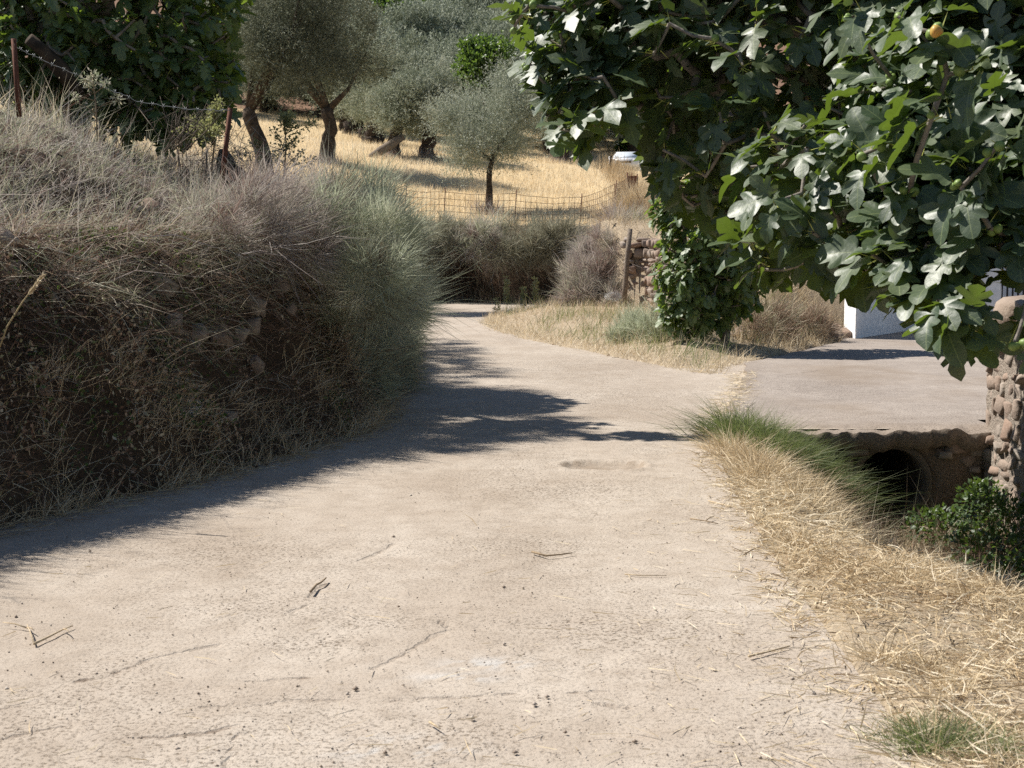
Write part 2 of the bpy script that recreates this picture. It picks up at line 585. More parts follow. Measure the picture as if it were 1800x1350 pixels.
# verge on the inside of the bend
PV = [(300, -20), (40, 26.5), (12, 33.6), (4, 36.4), G2(985, 547), G2(880, 550), G2(852, 558), G2(842, 568), G2(852, 577), G2(900, 592), G2(1000, 613), G2(1100, 633),
      G2(1200, 655), G2(1268, 660), G2(1305, 640), G2(1400, 617), G2(1478, 601), (6.05, 26.1), (8.4, 29.6), (40, 29.4)]
VERGE_POLY = PV + [(300, -19)]
PT = [(40, 27.5), (12, 32.8), (4.2, 35.6), (2.4, 35.6), (1.9, 34.4), (2.45, 32.9), (3.1, 32.6), (3.12, 30.5), (3.3, 28.2), (3.5, 25.5), (4.2, 23.2), (5.7, 25.4), (6.3, 26.6), (8.4, 30.0), (40, 29.8)]
TERR_POLY = PT

_zc = np.array([(-4.3, 12, 2.55), (-5.2, 10, 2.8), (-5.2, 14.5, 2.95), (-3.8, 17, 2.35), (-5, 20, 2.85), (-7, 25, 3.15), (-7, 40, 3.75), (-4.8, 33, 2.9), (-4, 43, 2.55), (-1, 46.5, 2.4),
                (3, 45.5, 2.35), (10, 43, 2.5), (-.8, 52, 3.1), (-8.2, 62, 5.6), (-4, 66, 5.75), (-7.4, 75, 7.0), (2.4, 72, 5.95), (6.5, 80, 6.0), (12, 80, 5.8),
                (-11, 90, 9.3), (0, 90, 8.3), (12, 95, 8.2), (-20, 40, 6), (-20, 70, 8.2), (-30, 20, 6), (0, 115, 13), (-28, 115, 15), (28, 115, 12), (0, 150, 27),
                (-45, 150, 29), (45, 150, 26), (0, 200, 50), (0, 270, 82), (-90, 200, 54), (90, 200, 48), (90, 100, 12), (80, 40, 4), (-80, 100, 20), (-80, 20, 12),
                (-15, 0, 4), (-40, -20, 6), (30, 52, 3.2), (0, 400, 130), (-250, 250, 80), (250, 250, 70), (-250, 50, 30), (250, 50, 10)], float)


def _tps(r2):
    return 0.5 * r2 * np.log(r2 + 1e-9)


_d2 = ((_zc[:, None, :2] - _zc[None, :, :2]) ** 2).sum(-1)
_A = np.zeros((len(_zc) + 3,) * 2)
_A[:-3, :-3] = _tps(_d2) + 2.0 * np.eye(len(_zc))
_A[:-3, -3] = 1; _A[:-3, -2:] = _zc[:, :2]; _A[-3:, :-3] = _A[:-3, -3:].T
_w = np.linalg.solve(_A, np.concatenate([_zc[:, 2], [0, 0, 0]]))


def zfield(x, y):
    x = np.asarray(x, float); y = np.asarray(y, float)
    r = _w[-3] + _w[-2] * x + _w[-1] * y
    for (cx, cyy, _), w in zip(_zc, _w[:-3]):
        r = r + w * _tps((x - cx) ** 2 + (y - cyy) ** 2)
    return r


def dL_(x, y):
    d = dist_line(x, y, PL)
    return np.where(inside(x, y, FIELD_POLY), d, -d)


def dV_(x, y):
    d = dist_line(x, y, PV)
    return np.where(inside(x, y, VERGE_POLY), d, -d)


def dT_(x, y):
    d = dist_line(x, y, PT)
    return np.where(inside(x, y, TERR_POLY), d, -d)


def xr_(y):
    return np.interp(y, XR_Y, XR_X)


PIPE_X, PIPE_Z, PIPE_R, HEAD_Y = 3.43, -0.50, 0.315, 12.75


def H(x, y):
    x = np.asarray(x, float); y = np.asarray(y, float)
    z = np.full(x.shape, -0.045)
    e = 0.10 * fbm(x * 1.3, y * 1.3, 3, 3) + 0.03 * fbm(x * 7, y * 7, 8, 2)
    lump = fbm(x * 1.1, y * 1.1, 21, 4)
    # near right verge with its ditch
    d2 = x - xr_(y) + e * 0.7
    d2 = np.where(d2 > .12, .12 + (d2 - .12) * (.45 + .55 * smooth((y - 7.0) / 1.9)), d2)
    ditch = np.interp(d2, [-.05, .12, .5, .85, 1.15, 1.55, 2.6, 2.9, 3.1, 6, 40], [-.045, .012, -.05, -.24, -.52, -.86, -.86, -.6, .15, .35, 1.2])
    ditch = ditch + 0.05 * lump * (d2 > 0.1)
    near = smooth((13.05 - y) / 0.2)
    z = np.where((x > 0) & (y < 13.05), z * (1 - near) + ditch * near, z)
    corr = (np.abs(x - PIPE_X) < 0.43) & (y > 12.4) & (y < 16.8)
    z = np.where(corr, -0.95, z)
    # verge inside the bend, then the terrace behind its dry stone wall
    d3 = dV_(x, y) + e
    d4 = dT_(x, y)
    zv = 0.02 + 0.28 * smooth(d3 / 1.9) * np.clip((y - 17) / 6, .2, 1) + 0.05 * lump
    th = 0.8 + 0.95 * smooth((y - 24.5) / 5) + 0.6 * smooth((y - 31.5) / 3) + .10 * lump
    soft = np.where((x > 3.3) & (y < 27), 1.5, 0.30)
    zv = zv + (th - zv) * smooth((d4 + 0.05) / soft)
    z = np.where((d3 > 0) & (y > 15), np.where(d3 < .12, -.045 + (zv + .045) * smooth(d3 / .12), zv), z)
    # banks and field
    d1 = dL_(x, y)
    d1e = d1 + e * np.where(y < 30, 1.0, 1.6) + .13 * fbm(x * 2.6, y * 2.6, 35, 3) * smooth(d1 / .25) + .24 * fbm(x * .9, y * .9, 37, 2) * smooth(d1 / .35) * (y < 30)
    zf = zfield(x, y)
    crest = np.where(y > 32, 1.95, 1.72 - .45 * smooth((y - 15.5) / 4) * smooth((33 - y) / 6))
    zb = 0.02 + crest * (0.16 * smooth(d1e / 0.2) + 0.84 * smooth((d1e - .06) / 0.85))
    zb = zb + np.maximum(zf - crest, 0.1) * smooth((d1e - .7) / 2.4)
    zb = zb + lump * np.where(y < 30, .22, .12) * smooth(d1 / 0.6) + 0.05 * fbm(x * 4, y * 4, 31, 3) * smooth(d1 / .4)
    z = np.where(d1e > 0, np.where(d1e < .08, -.045 + (zb + .045) * smooth(d1e / .08), zb), z)
    return z


def region(x, y):
    """0 road bed, 1 roadside verge, 2 left bank, 3 far bank, 4 field, 5 hillside, 6 right bank, 7 ditch"""
    r = np.zeros(x.shape, int)
    d1 = dL_(x, y); d3 = dV_(x, y); d2 = x - xr_(y)
    r[(x > 0) & (y < 13.05) & (d2 > 0)] = 1
    r[(x > 0) & (y < 13.2) & (d2 > np.interp(y, [7, 8.9], [2.4, 1.1]))] = 7
    r[(d3 > 0) & (y > 15)] = 6
    r[(d1 > 0) & (y <= 32)] = 2
    r[(d1 > 0) & (y > 32)] = 3
    r[(d1 > 3.4) & ((y > 17) | (x < -7.5))] = 4
    r[(d1 > 3.0) & (y > 40)] = 4
    r[(d1 > 3.0) & (y > 100)] = 5
    return r


def spaced(a, segs):
    out = [np.array([a])]
    for b, st in segs:
        n = max(1, int(round((b - out[-1][-1]) / st)))
        out.append(np.linspace(out[-1][-1], b, n + 1)[1:])
    return np.concatenate(out)


gx = spaced(-320, [(-90, 23), (-30, 6), (-10, 1.0), (-5, .2), (5, .11), (9, .25), (14, .6), (40, 3), (90, 8), (320, 23)])
gy = spaced(-14, [(2, 1.0), (20, .1), (32, .2), (46, .3), (62, .9), (110, 2.4), (200, 5), (420, 15)])
GX, GY = np.meshgrid(gx, gy)
GZ = H(GX, GY)
GV = np.stack([GX, GY, GZ], -1).reshape(-1, 3)
nx = len(gx)
ii = (np.arange(len(gy) - 1)[:, None] * nx + np.arange(nx - 1)[None, :])
GQ = np.stack([ii, ii + 1, ii + nx + 1, ii + nx], -1).reshape(-1, 4)
cen = GV[GQ].mean(1)
REG = region(cen[:, 0], cen[:, 1])
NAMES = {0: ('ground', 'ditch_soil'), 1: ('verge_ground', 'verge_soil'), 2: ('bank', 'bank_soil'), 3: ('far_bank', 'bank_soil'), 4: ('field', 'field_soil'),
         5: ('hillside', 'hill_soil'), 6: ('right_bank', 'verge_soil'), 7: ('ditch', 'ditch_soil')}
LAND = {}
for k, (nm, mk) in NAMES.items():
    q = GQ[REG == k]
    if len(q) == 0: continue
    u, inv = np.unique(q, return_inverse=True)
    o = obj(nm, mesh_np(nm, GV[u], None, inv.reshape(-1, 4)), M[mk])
    tag(o, kind='structure')
    LAND[k] = o

# ---------------------------------------------------------------- road
GROOVES = [[(133, 1200), (190, 1187), (260, 1160), (330, 1142), (382, 1132)], [(545, 1048), (572, 1024)], [(513, 1077), (540, 1062)], [(-20, 1248), (15, 1245), (42, 1241)],
           [(398, 1352), (413, 1302), (430, 1290), (455, 1293)], [(360, 1243), (440, 1238), (500, 1232), (600, 1226)],
           [(660, 1175), (720, 1140), (790, 1105), (770, 1088)], [(430, 1196), (520, 1192), (545, 1190)], [(680, 1230), (800, 1222), (900, 1215)],
           [(635, 985), (665, 970), (690, 955)], [(1000, 1215), (1040, 1212), (1070, 1214)], [(1050, 1233), (1100, 1240)], [(0, 1300), (60, 1288), (120, 1279)],
           [(250, 1300), (340, 1292), (420, 1276)]]
ROUGH = [(400, 970, .5, .35), (450, 1065, .35, .3), (1080, 1095, .45, .25), (1180, 1100, .3, .2), (980, 860, .7, .5), (1130, 1120, .4, .2), (780, 1290, .3, .2), (920, 960, .5, .3),
         (1080, 700, 1.2, 2.0), (1000, 650, 1.0, 3.0), (540, 1130, .25, .15), (640, 1090, .3, .12)]


def road_surface(X, Y):
    z = 0.010 * fbm(X * .7, Y * .7, 41, 3) + 0.004 * fbm(X * 5, Y * 5, 43, 3) + 0.0022 * fbm(X * 26, Y * 26, 47, 2)
    dirt = 0.30 * np.clip(fbm(X * 1.1, Y * .5, 51, 4) * 1.6, 0, 1)
    rough = np.clip(fbm(X * 1.3, Y * .7, 57, 4) * 1.5, 0, .7)
    for (px, py, sx, sy) in ROUGH:
        c = G(px, py)
        rough = np.maximum(rough, 1.1 * np.exp(-(((X - c[0]) / sx) ** 2 + ((Y - c[1]) / sy) ** 2)))
    crack = np.full(X.shape, .2)
    for gi, g in enumerate(GROOVES):
        pts = [G2(*p) for p in g]
        x0 = min(p[0] for p in pts) - .3; x1 = max(p[0] for p in pts) + .3
        y0 = min(p[1] for p in pts) - .3; y1 = max(p[1] for p in pts) + .3
        m = (X > x0) & (X < x1) & (Y > y0) & (Y < y1)
        if not m.any(): continue
        wob = 0.02 * fbm(X[m] * 9, Y[m] * 9, 60 + gi, 3)
        d = dist_line(X[m] + wob, Y[m] - wob, pts)
        crack[m] = np.minimum(crack[m], d)
        z[m] -= 0.004 * np.exp(-(d / .02) ** 2)
    # pothole
    c = G(1065, 818)
    r = np.hypot((X - c[0]) / .33, (Y - c[1]) / .27) + .22 * fbm(X * 7, Y * 7, 81, 3)
    hole = smooth((1.0 - r) / .16)
    z = z - hole * (0.028 - .008 * fbm(X * 14, Y * 14, 83, 3))
    z = z + .008 * np.exp(-((r - 1.08) / .1) ** 2) * (1 + fbm(X * 30, Y * 30, 85, 2))
    dirt = np.maximum(dirt, hole * (.6 + .3 * fbm(X * 9, Y * 9, 87, 2)))
    dirt = np.maximum(dirt, .8 * np.exp(-((r - .95) / .07) ** 2) * (noise2(X * 12, Y * 12, 89) > -.1) * (Y > c[1] - .08))
    lime = np.zeros_like(X)
    for (px, py, sx, sy) in [(690, 1315, .22, .1), (860, 1165, .18, .08), (800, 1190, .15, .06)]:
        q = G(px, py)
        lime = np.maximum(lime, .7 * np.exp(-(((X - q[0]) / sx) ** 2 + ((Y - q[1]) / sy) ** 2)) * (fbm(X * 16, Y * 16, 91, 3) > -.05))
    return z, np.clip(dirt, 0, 1), rough, lime, crack


yy = np.concatenate([np.linspace(-6, 3.2, 24)[:-1], np.geomspace(3.2, 37.0, 430)])
uu = np.linspace(0, 1, 220)
pl = np.array(PL[:14])
xl_y = np.interp(yy, pl[:, 1], pl[:, 0]) - .3
xr_y = np.where(yy < 12.72, xr_(yy) + .10, 3.6)
X = xl_y[:, None] * (1 - uu) + xr_y[:, None] * uu
Y = np.repeat(yy[:, None], len(uu), 1)
Z, DI, RO, LI, CR = road_surface(X, Y)
B = Bag()
n = len(uu)
ii = np.arange(len(yy) - 1)[:, None] * n + np.arange(n - 1)[None, :]
quad = lambda i, n: np.stack([i, i + 1, i + n + 1, i + n], -1).reshape(-1, 4)
B.add(np.stack([X, Y, Z], -1).reshape(-1, 3), None, quad(ii, n), dirt=DI.ravel(), rough=RO.ravel(), lime=LI.ravel(), crack=CR.ravel())
x2 = np.linspace(-4.2, 30, 120); y2 = np.linspace(37.0, 45, 34)
X, Y = np.meshgrid(x2, y2)
Z, DI, RO, LI, CR = road_surface(X, Y)
ii = np.arange(len(y2) - 1)[:, None] * len(x2) + np.arange(len(x2) - 1)[None, :]
B.add(np.stack([X, Y, Z], -1).reshape(-1, 3), None, quad(ii, len(x2)), dirt=DI.ravel(), rough=RO.ravel(), lime=LI.ravel(), crack=CR.ravel())
road = tag(B.build('road', M['road']), kind='structure')

# ---------------------------------------------------------------- concrete driveway slab over the culvert
SL_Y = [12.70, 13.3, 16, 17.8, 20, 24.5, 26.0, 28.5]
SL_X = [1.95, 1.95, 2.55, 2.9, 3.3, 5.65, 6.1, 7.6]
vy = np.linspace(12.70, 28.4, 150); vu = np.linspace(0, 1, 90)
lx = np.interp(vy, SL_Y, SL_X) + .06 * fbm(vy * 2, vy * 0, 95, 3)
rx = np.interp(vy, [12.7, 13.3, 13.6, 28.5], [4.34, 4.36, 12, 14])
X = lx[:, None] * (1 - vu) + rx[:, None] * vu
Y = np.repeat(vy[:, None], len(vu), 1)
Y = Y + np.where(vy < 12.75, 1, 0)[:, None] * (.10 * fbm(X * 3, X * 0, 96, 4) - .04)
Z = .022 + .008 * fbm(X * .8, Y * .8, 97, 3) + .003 * fbm(X * 9, Y * 9, 99, 3) - .05 * smooth((12.84 - Y) / .16) * (.8 + .9 * fbm(X * 9, Y * 9, 98, 3))
DI = .6 * np.clip(fbm(X * 1.2, Y * .7, 101, 4) * 1.5, 0, 1) + .35 * smooth((13.1 - Y) / .4)
RO = np.clip(.25 + fbm(X, Y * .6, 103, 3), 0, .9)
B = Bag()
n = len(vu)
ii = np.arange(len(vy) - 1)[:, None] * n + np.arange(n - 1)[None, :]
top = np.stack([X, Y, Z], -1).reshape(-1, 3)
B.add(top, None, quad(ii, n), dirt=np.clip(DI, 0, 1).ravel(), rough=RO.ravel(), lime=.0, crack=np.minimum(.2, dist_line(X + .05 * fbm(X * 4, Y * 4, 203, 3), Y, [G2(1345, 668), G2(1400, 660), G2(1450, 652)]) * .5 + .0).ravel())
# broken front edge and side edges, 15 cm deep
fr = np.stack([X[0], Y[0], Z[0]], -1)
rows = [fr, fr + np.stack([0 * X[0], -.03 + .02 * fbm(X[0] * 9, X[0], 105, 3), np.full(n, -.06)], -1), fr + np.stack([0 * X[0], .03 + .03 * fbm(X[0] * 7, X[0], 107, 3), np.full(n, -.16)], -1),
        fr + np.stack([0 * X[0], np.full(n, .5), np.full(n, -.17)], -1)]
fv = np.concatenate(rows)
jj = np.arange(3)[:, None] * n + np.arange(n - 1)[None, :]
B.add(fv, None, np.flip(quad(jj, n), 1), dirt=.55, rough=.8, lime=0, crack=.2)
lf = np.stack([X[:, 0], Y[:, 0], Z[:, 0]], -1)
B.add(np.concatenate([lf, lf + [0, 0, -.12]]), None, quad((np.arange(len(vy) - 1))[None, :], len(vy)), dirt=.5, rough=.5, lime=0, crack=.2)
tag(B.build('driveway', M['slab']), kind='structure')

# ---------------------------------------------------------------- culvert: rough concrete face with a round pipe mouth
cul = empty('culvert', (PIPE_X, HEAD_Y, -.95), 'rough concrete culvert with dark round pipe mouth under the driveway edge', 'culvert')
hx = np.arange(1.7, 4.46, .035); hz = np.arange(-1.05, -.08, .035)
X, Zz = np.meshgrid(hx, hz)
dx, dz = X - PIPE_X, Zz - PIPE_Z
r = np.hypot(dx, dz)
snap = np.abs(r - PIPE_R) < .026
X = np.where(snap, PIPE_X + dx / r * PIPE_R, X); Zz = np.where(snap, PIPE_Z + dz / r * PIPE_R, Zz)
Yy = HEAD_Y + .10 * fbm(X * 3, Zz * 3, 111, 5) * smooth((r - PIPE_R - .03) / .15) - .05 * smooth((Zz + .35) / .25) * (.5 + fbm(X * 6, Zz * 6, 113, 3)) + .04 * smooth((.42 - r) / .1)
Yy = np.where(snap, HEAD_Y + .03, Yy)
hv = np.stack([X, Yy, Zz], -1).reshape(-1, 3)
n = len(hx)
q = quad(np.arange(len(hz) - 1)[:, None] * n + np.arange(n - 1)[None, :], n)
rc = np.hypot(hv[q][:, :, 0].mean(1) - PIPE_X, hv[q][:, :, 2].mean(1) - PIPE_Z)
B = Bag(); B.add(hv, None, q[rc > PIPE_R - .004], tint=.5)
B.build('headwall', M['headwall'], cul)
a = np.linspace(0, 2 * np.pi, 40, endpoint=False)
rings = [np.stack([PIPE_X + np.cos(a) * rr, np.full(40, yy_), PIPE_Z + np.sin(a) * rr], -1) for yy_, rr in
         ((HEAD_Y - .03, PIPE_R + .055), (HEAD_Y - .035, PIPE_R), (HEAD_Y + .2, PIPE_R - .004), (HEAD_Y + 1.5, PIPE_R - .004), (HEAD_Y + 3.8, PIPE_R - .004))]
pv = np.concatenate(rings)
j = np.arange(40); k = (j + 1) % 40
pq = np.concatenate([np.stack([i * 40 + j, i * 40 + k, i * 40 + 40 + k, i * 40 + 40 + j], -1) for i in range(4)])
B = Bag(); B.add(pv, None, pq, tint=.5)
B.build('pipe', M['pipe'], cul)

# ---------------------------------------------------------------- stones
import bmesh


def stone_mesh(seed, flat=0.75):
    r = np.random.default_rng(seed)
    bm = bmesh.new()
    bmesh.ops.create_cube(bm, size=2.0)
    for q in bm.verts:
        q.co += Vector(r.uniform(-.42, .42, 3))
    bmesh.ops.bevel(bm, geom=bm.edges[:], offset=.22, segments=1, affect='EDGES', clamp_overlap=True)
    bmesh.ops.triangulate(bm, faces=bm.faces[:])
    bm.verts.index_update()
    v = np.array([p.co[:] for p in bm.verts])
    v = v * (1 + .10 * noise3(v * 1.7, seed))[:, None]
    v /= np.abs(v).max(0)
    f = [[q.index for q in p.verts] for p in bm.faces]
    bm.free()
    me = mesh_np('stone', v, np.array(f), None, None, False)
    me.materials.append(M['stone'])
    return me


STONES = [stone_mesh(200 + i, .8) for i in range(10)]


def put_stone(parent, c, size, rot, i=None, m=None):
    me = STONES[int(rng.integers(len(STONES))) if i is None else i]
    o = bpy.data.objects.new('stone', me)
    mat = Matrix.Translation(Vector([float(q) for q in c])) @ Matrix.Rotation(rot[2], 4, 'Z') @ Matrix.Rotation(rot[1], 4, 'Y') @ Matrix.Rotation(rot[0], 4, 'X') @ Matrix.Diagonal((*[float(s) for s in size], 1))
    COL.objects.link(o)
    if m is not None:
        o.material_slots[0].link = 'OBJECT'; o.material_slots[0].material = m
    o.parent = parent
    o.matrix_parent_inverse = parent.matrix_basis.inverted()
    o.matrix_basis = mat
    return o


# dry rubble wall on the right, past the ditch: its long face looks left across the ditch
sw = empty('stone_wall', (4.5, 11.0, -.6), 'rubble stone wall with rounded capping beside the culvert ditch', 'stone wall')
B = Bag()
wy = np.linspace(8.6, 12.80, 34); wz = np.linspace(-1.0, 1.0, 20)


def wall_top(y):
    return 0.92 + .10 * math.sin(y * 2.1) + .04 * math.sin(y * 7)


grid = []
for y in wy:
    for t_ in np.linspace(0, 1, 30):
        if t_ < .45: x = 4.30; z = -1.0 + (wall_top(y) + 1.0) * t_ / .45
        elif t_ < .6: s_ = (t_ - .45) / .15; x = 4.30 + .5 * s_; z = wall_top(y) + .10 * math.sin(s_ * math.pi)
        else: s_ = (t_ - .6) / .4; x = 4.80; z = wall_top(y) - (wall_top(y) + 1.0) * s_
        grid.append((x, y, z))
grid = np.array(grid)
grid[:, 0] += .04 * fbm(grid[:, 1] * 4, grid[:, 2] * 4, 121, 3) - .05 * (grid[:, 2] - .3)* (-1)
q = quad(np.arange(len(wy) - 1)[:, None] * 30 + np.arange(29)[None, :], 30)
B.add(grid, None, q, tint=.5)
e0 = grid[-30:]
ec = e0.mean(0)
B.add(np.vstack([e0, ec]), np.stack([np.arange(29), np.arange(1, 30), np.full(29, 30)], 1), None, tint=.5)
B.build('mortar', M['mortar'], sw)
y = 8.7
z = -.75
row = 0
while z < .95:
    h = rng.uniform(.08, .21)
    y = 8.7 + rng.uniform(0, .1)
    while y < 12.78:
        w = rng.uniform(.07, .30)
        if y + w > 12.86: w = 12.86 - y
        if w < .06: break
        zz = z + h / 2 + rng.normal() * .012
        if zz < wall_top(y + w / 2) - .02:
            xf = 4.30 + .05 * (zz - .3)
            put_stone(sw, (xf + .055 + rng.normal() * .016, y + w / 2, zz), (rng.uniform(.07, .10), w * rng.uniform(.47, .55), h * rng.uniform(.46, .56)), rng.normal(size=3) * [.22, .1, .1])
        y += w * rng.uniform(1.0, 1.1)
    z += h * 1.02
# end face stones and the capping boulders
for z in np.arange(-.2, .9, .17):
    for x in np.arange(4.42, 4.8, .17):
        put_stone(sw, (x + rng.normal() * .02, 12.80, z + rng.normal() * .02), (.1, .07, .085), rng.normal(size=3) * .15)
for y, s_ in ((12.52, .30), (12.0, .27), (11.5, .25), (11.0, .28), (10.45, .27), (9.9, .27), (9.4, .25), (8.95, .24)):
    put_stone(sw, (4.50, y, wall_top(y) + .04), (.27, s_, .16), rng.normal(size=3) * .12)

# rubble in the face under the slab
for i in range(34):
    x = rng.uniform(1.95, 4.3); z = rng.uniform(-.32, -.10) if rng.random() < .7 else rng.uniform(-.8, -.3)
    if math.hypot(x - PIPE_X, z - PIPE_Z) < PIPE_R + .12: continue
    sz_ = rng.uniform(.04, .11)
    put_stone(cul, (x, HEAD_Y + .01 + .03 * rng.normal(), z), (sz_ * 1.3, .07, sz_ * .75), rng.normal(size=3) * .25)
# retaining wall behind the bend, lit from the left
rw = empty('retaining_wall', (3.15, 30.3, .3), 'dry stone retaining wall beside the leaning wooden post', 'stone wall')
for (xa, ya, xb, yb, hgt) in ((3.08, 32.75, 3.08, 30.4, 1.75), (3.08, 30.4, 3.28, 28.2, 1.5), (3.28, 28.2, 3.5, 25.6, 1.2), (2.40, 32.85, 3.0, 32.8, 1.75)):
    Lw = math.hypot(xb - xa, yb - ya); ux, uy = (xb - xa) / Lw, (yb - ya) / Lw
    z = .12
    while z < hgt:
        h = rng.uniform(.09, .28); s_ = rng.uniform(0, .1)
        while s_ < Lw:
            w = rng.uniform(.10, .42)
            c = (xa + .10 + ux * (s_ + w / 2) + rng.normal() * .04, ya + uy * (s_ + w / 2) + rng.normal() * .035, z + h / 2 + .1)
            put_stone(rw, c, (w * rng.uniform(.44, .54), .16, h * rng.uniform(.46, .56)), (rng.normal() * .12, rng.normal() * .1, math.atan2(uy, ux) + rng.normal() * .15))
            s_ += w * 1.0
        z += h

# stones showing in the shaded bank face
for (px, py, d, s_) in ((232, 428, 10.6, .085), (286, 474, 10.55, .055), (262, 520, 10.3, .05), (403, 737, 10.75, .06), (440, 575, 11.5, .075), (420, 590, 11.3, .06), (225, 400, 10.8, .06), (270, 470, 10.6, .045),
                        (120, 480, 9.9, .06), (510, 545, 12.1, .06), (340, 610, 10.8, .05), (75, 690, 8.95, .04),
                        *[(px_ + 45 * a_, py_ + 60 * b_, 10, .03 + .06 * c_) for (px_, py_, k_) in ((235, 440, 6), (450, 570, 5), (60, 500, 2), (330, 540, 3)) for a_, b_, c_ in np.random.default_rng(int(px_)).normal(size=(k_, 3)).clip(-1.2, 1.2) * [1, 1, .5] + [0, 0, .5]]):
    p = P(px, py, d)
    # slide along the view ray on to the bank surface
    da = np.arange(7.0, 14.0, .03)
    pa_ = np.array([P(px, py, q) for q in da])
    hit = np.where(H(pa_[:, 0], pa_[:, 1]) > pa_[:, 2])[0]
    dd = da[hit[0]] if len(hit) else 10.0
    s_ = max(s_, .03)
    p = P(px, py, dd - .01)
    put_stone(LAND[2], p, (s_ * 1.25, s_, s_ * 1.0), rng.normal(size=3) * .5)
# stones by the end of the white wall
for (px, py, d, s_) in ((1478, 560, 25.9, .2), (1474, 585, 25.7, .17), (1470, 600, 25.4, .12), (1466, 545, 26.1, .16), (1458, 612, 25.0, .12), (1375, 560, 24.4, .10), (1300, 590, 23.5, .14), (1262, 588, 23.9, .16), (1240, 600, 23.0, .09)):
    p = P(px, py, d)
    p[2] = H(p[:1], p[1:2])[0] + s_ * .3
    put_stone(LAND[6], p, (s_ * 1.2, s_, s_ * .9), rng.normal(size=3) * .4)

# ---------------------------------------------------------------- whitewashed wall, pier and gate
ww = empty('white_wall', (6.2, 25.6, 0), 'whitewashed rough plaster wall at the end of the concrete driveway', 'wall')


def plaster_wall(B, foot, z0, z1, seed):
    foot = np.array(foot, float); m = len(foot)
    per = []
    for i in range(m):
        a_, b_ = foot[i], foot[(i + 1) % m]
        k_ = max(2, int(np.hypot(*(b_ - a_)) / .06))
        per.append(a_ + (b_ - a_) * np.linspace(0, 1, k_, endpoint=False)[:, None])
    per = np.concatenate(per); L_ = len(per)
    zs = np.linspace(z0, z1, int((z1 - z0) / .07) + 1)
    cen_ = foot.mean(0)
    V = []
    for z in zs:
        o_ = norm(per - cen_) * (.018 * fbm(per[:, 0] * 6 + per[:, 1] * 4, z * 7 + 0 * per[:, 0], seed, 3))[:, None]
        V.append(np.column_stack([per + o_, np.full(L_, z)]))
    V = np.concatenate(V)
    j = np.arange(L_); k = (j + 1) % L_
    Q = np.concatenate([np.stack([i * L_ + j, i * L_ + k, i * L_ + L_ + k, i * L_ + L_ + j], -1) for i in range(len(zs) - 1)])
    B.add(V, None, Q, tint=.5)
    topc = len(V) - L_
    B.add(np.vstack([V[topc:], [[cen_[0], cen_[1], z1 + .02]]]), np.stack([j, k, np.full(L_, L_)], 1), None, tint=.5)


A0, A1 = P(1484, 597, 26.2), P(1504, 597, 25.45)
B = Bag(); plaster_wall(B, [(A0[0], 26.25), (A1[0], 25.45), (8.55, 29.2), (8.3, 29.5)], -.06, 2.2, 131)
B.build('wall', M['whitewash'], ww)
B = Bag(); plaster_wall(B, [(8.45, 29.35), (15, 29.35), (15, 29.7), (8.45, 29.7)], -.06, 2.6, 133)
B.build('rear_wall', M['whitewash'], ww)
gp = empty('gate_pier', (8.85, 26.4, 0), 'whitewashed square pier beside the black barred gate', 'pier')
B = Bag(); plaster_wall(B, [(8.62, 26.2), (9.0, 26.2), (9.0, 26.65), (8.62, 26.65)], -.06, 2.5, 137)
B.build('shaft', M['whitewash'], gp)
B = Bag(); plaster_wall(B, [(8.56, 26.14), (9.06, 26.14), (9.06, 26.71), (8.56, 26.71)], 2.5, 2.6, 139)
B.build('cap', M['whitewash'], gp)
gt = empty('metal_gate', (10.3, 26.4, 0), 'black metal gate with upright bars behind the stone wall', 'gate')
for i in range(26):
    x = 9.08 + i * .1
    B = Bag(); box_bag(B, (x - .014, 26.39, .12), (x + .014, 26.418, 1.75)); B.build('bar', M['black_metal'], gt, False)
for z in (.10, .95, 1.74):
    B = Bag(); box_bag(B, (9.03, 26.38, z), (11.65, 26.425, z + .05)); B.build('rail', M['black_metal'], gt, False)
B = Bag(); box_bag(B, (11.65, 26.36, .0), (11.73, 26.44, 1.85)); B.build('post', M['black_metal'], gt, False)


# ================================================================ TREES
def basis_to(o, a, b, c, p, s):
    """place o: local x,y,z axes a,b,c (world), origin p, scale s"""
    mat = Matrix(((a[0] * s, b[0] * s, c[0] * s, p[0]), (a[1] * s, b[1] * s, c[1] * s, p[1]), (a[2] * s, b[2] * s, c[2] * s, p[2]), (0, 0, 0, 1)))
    o.matrix_basis = mat


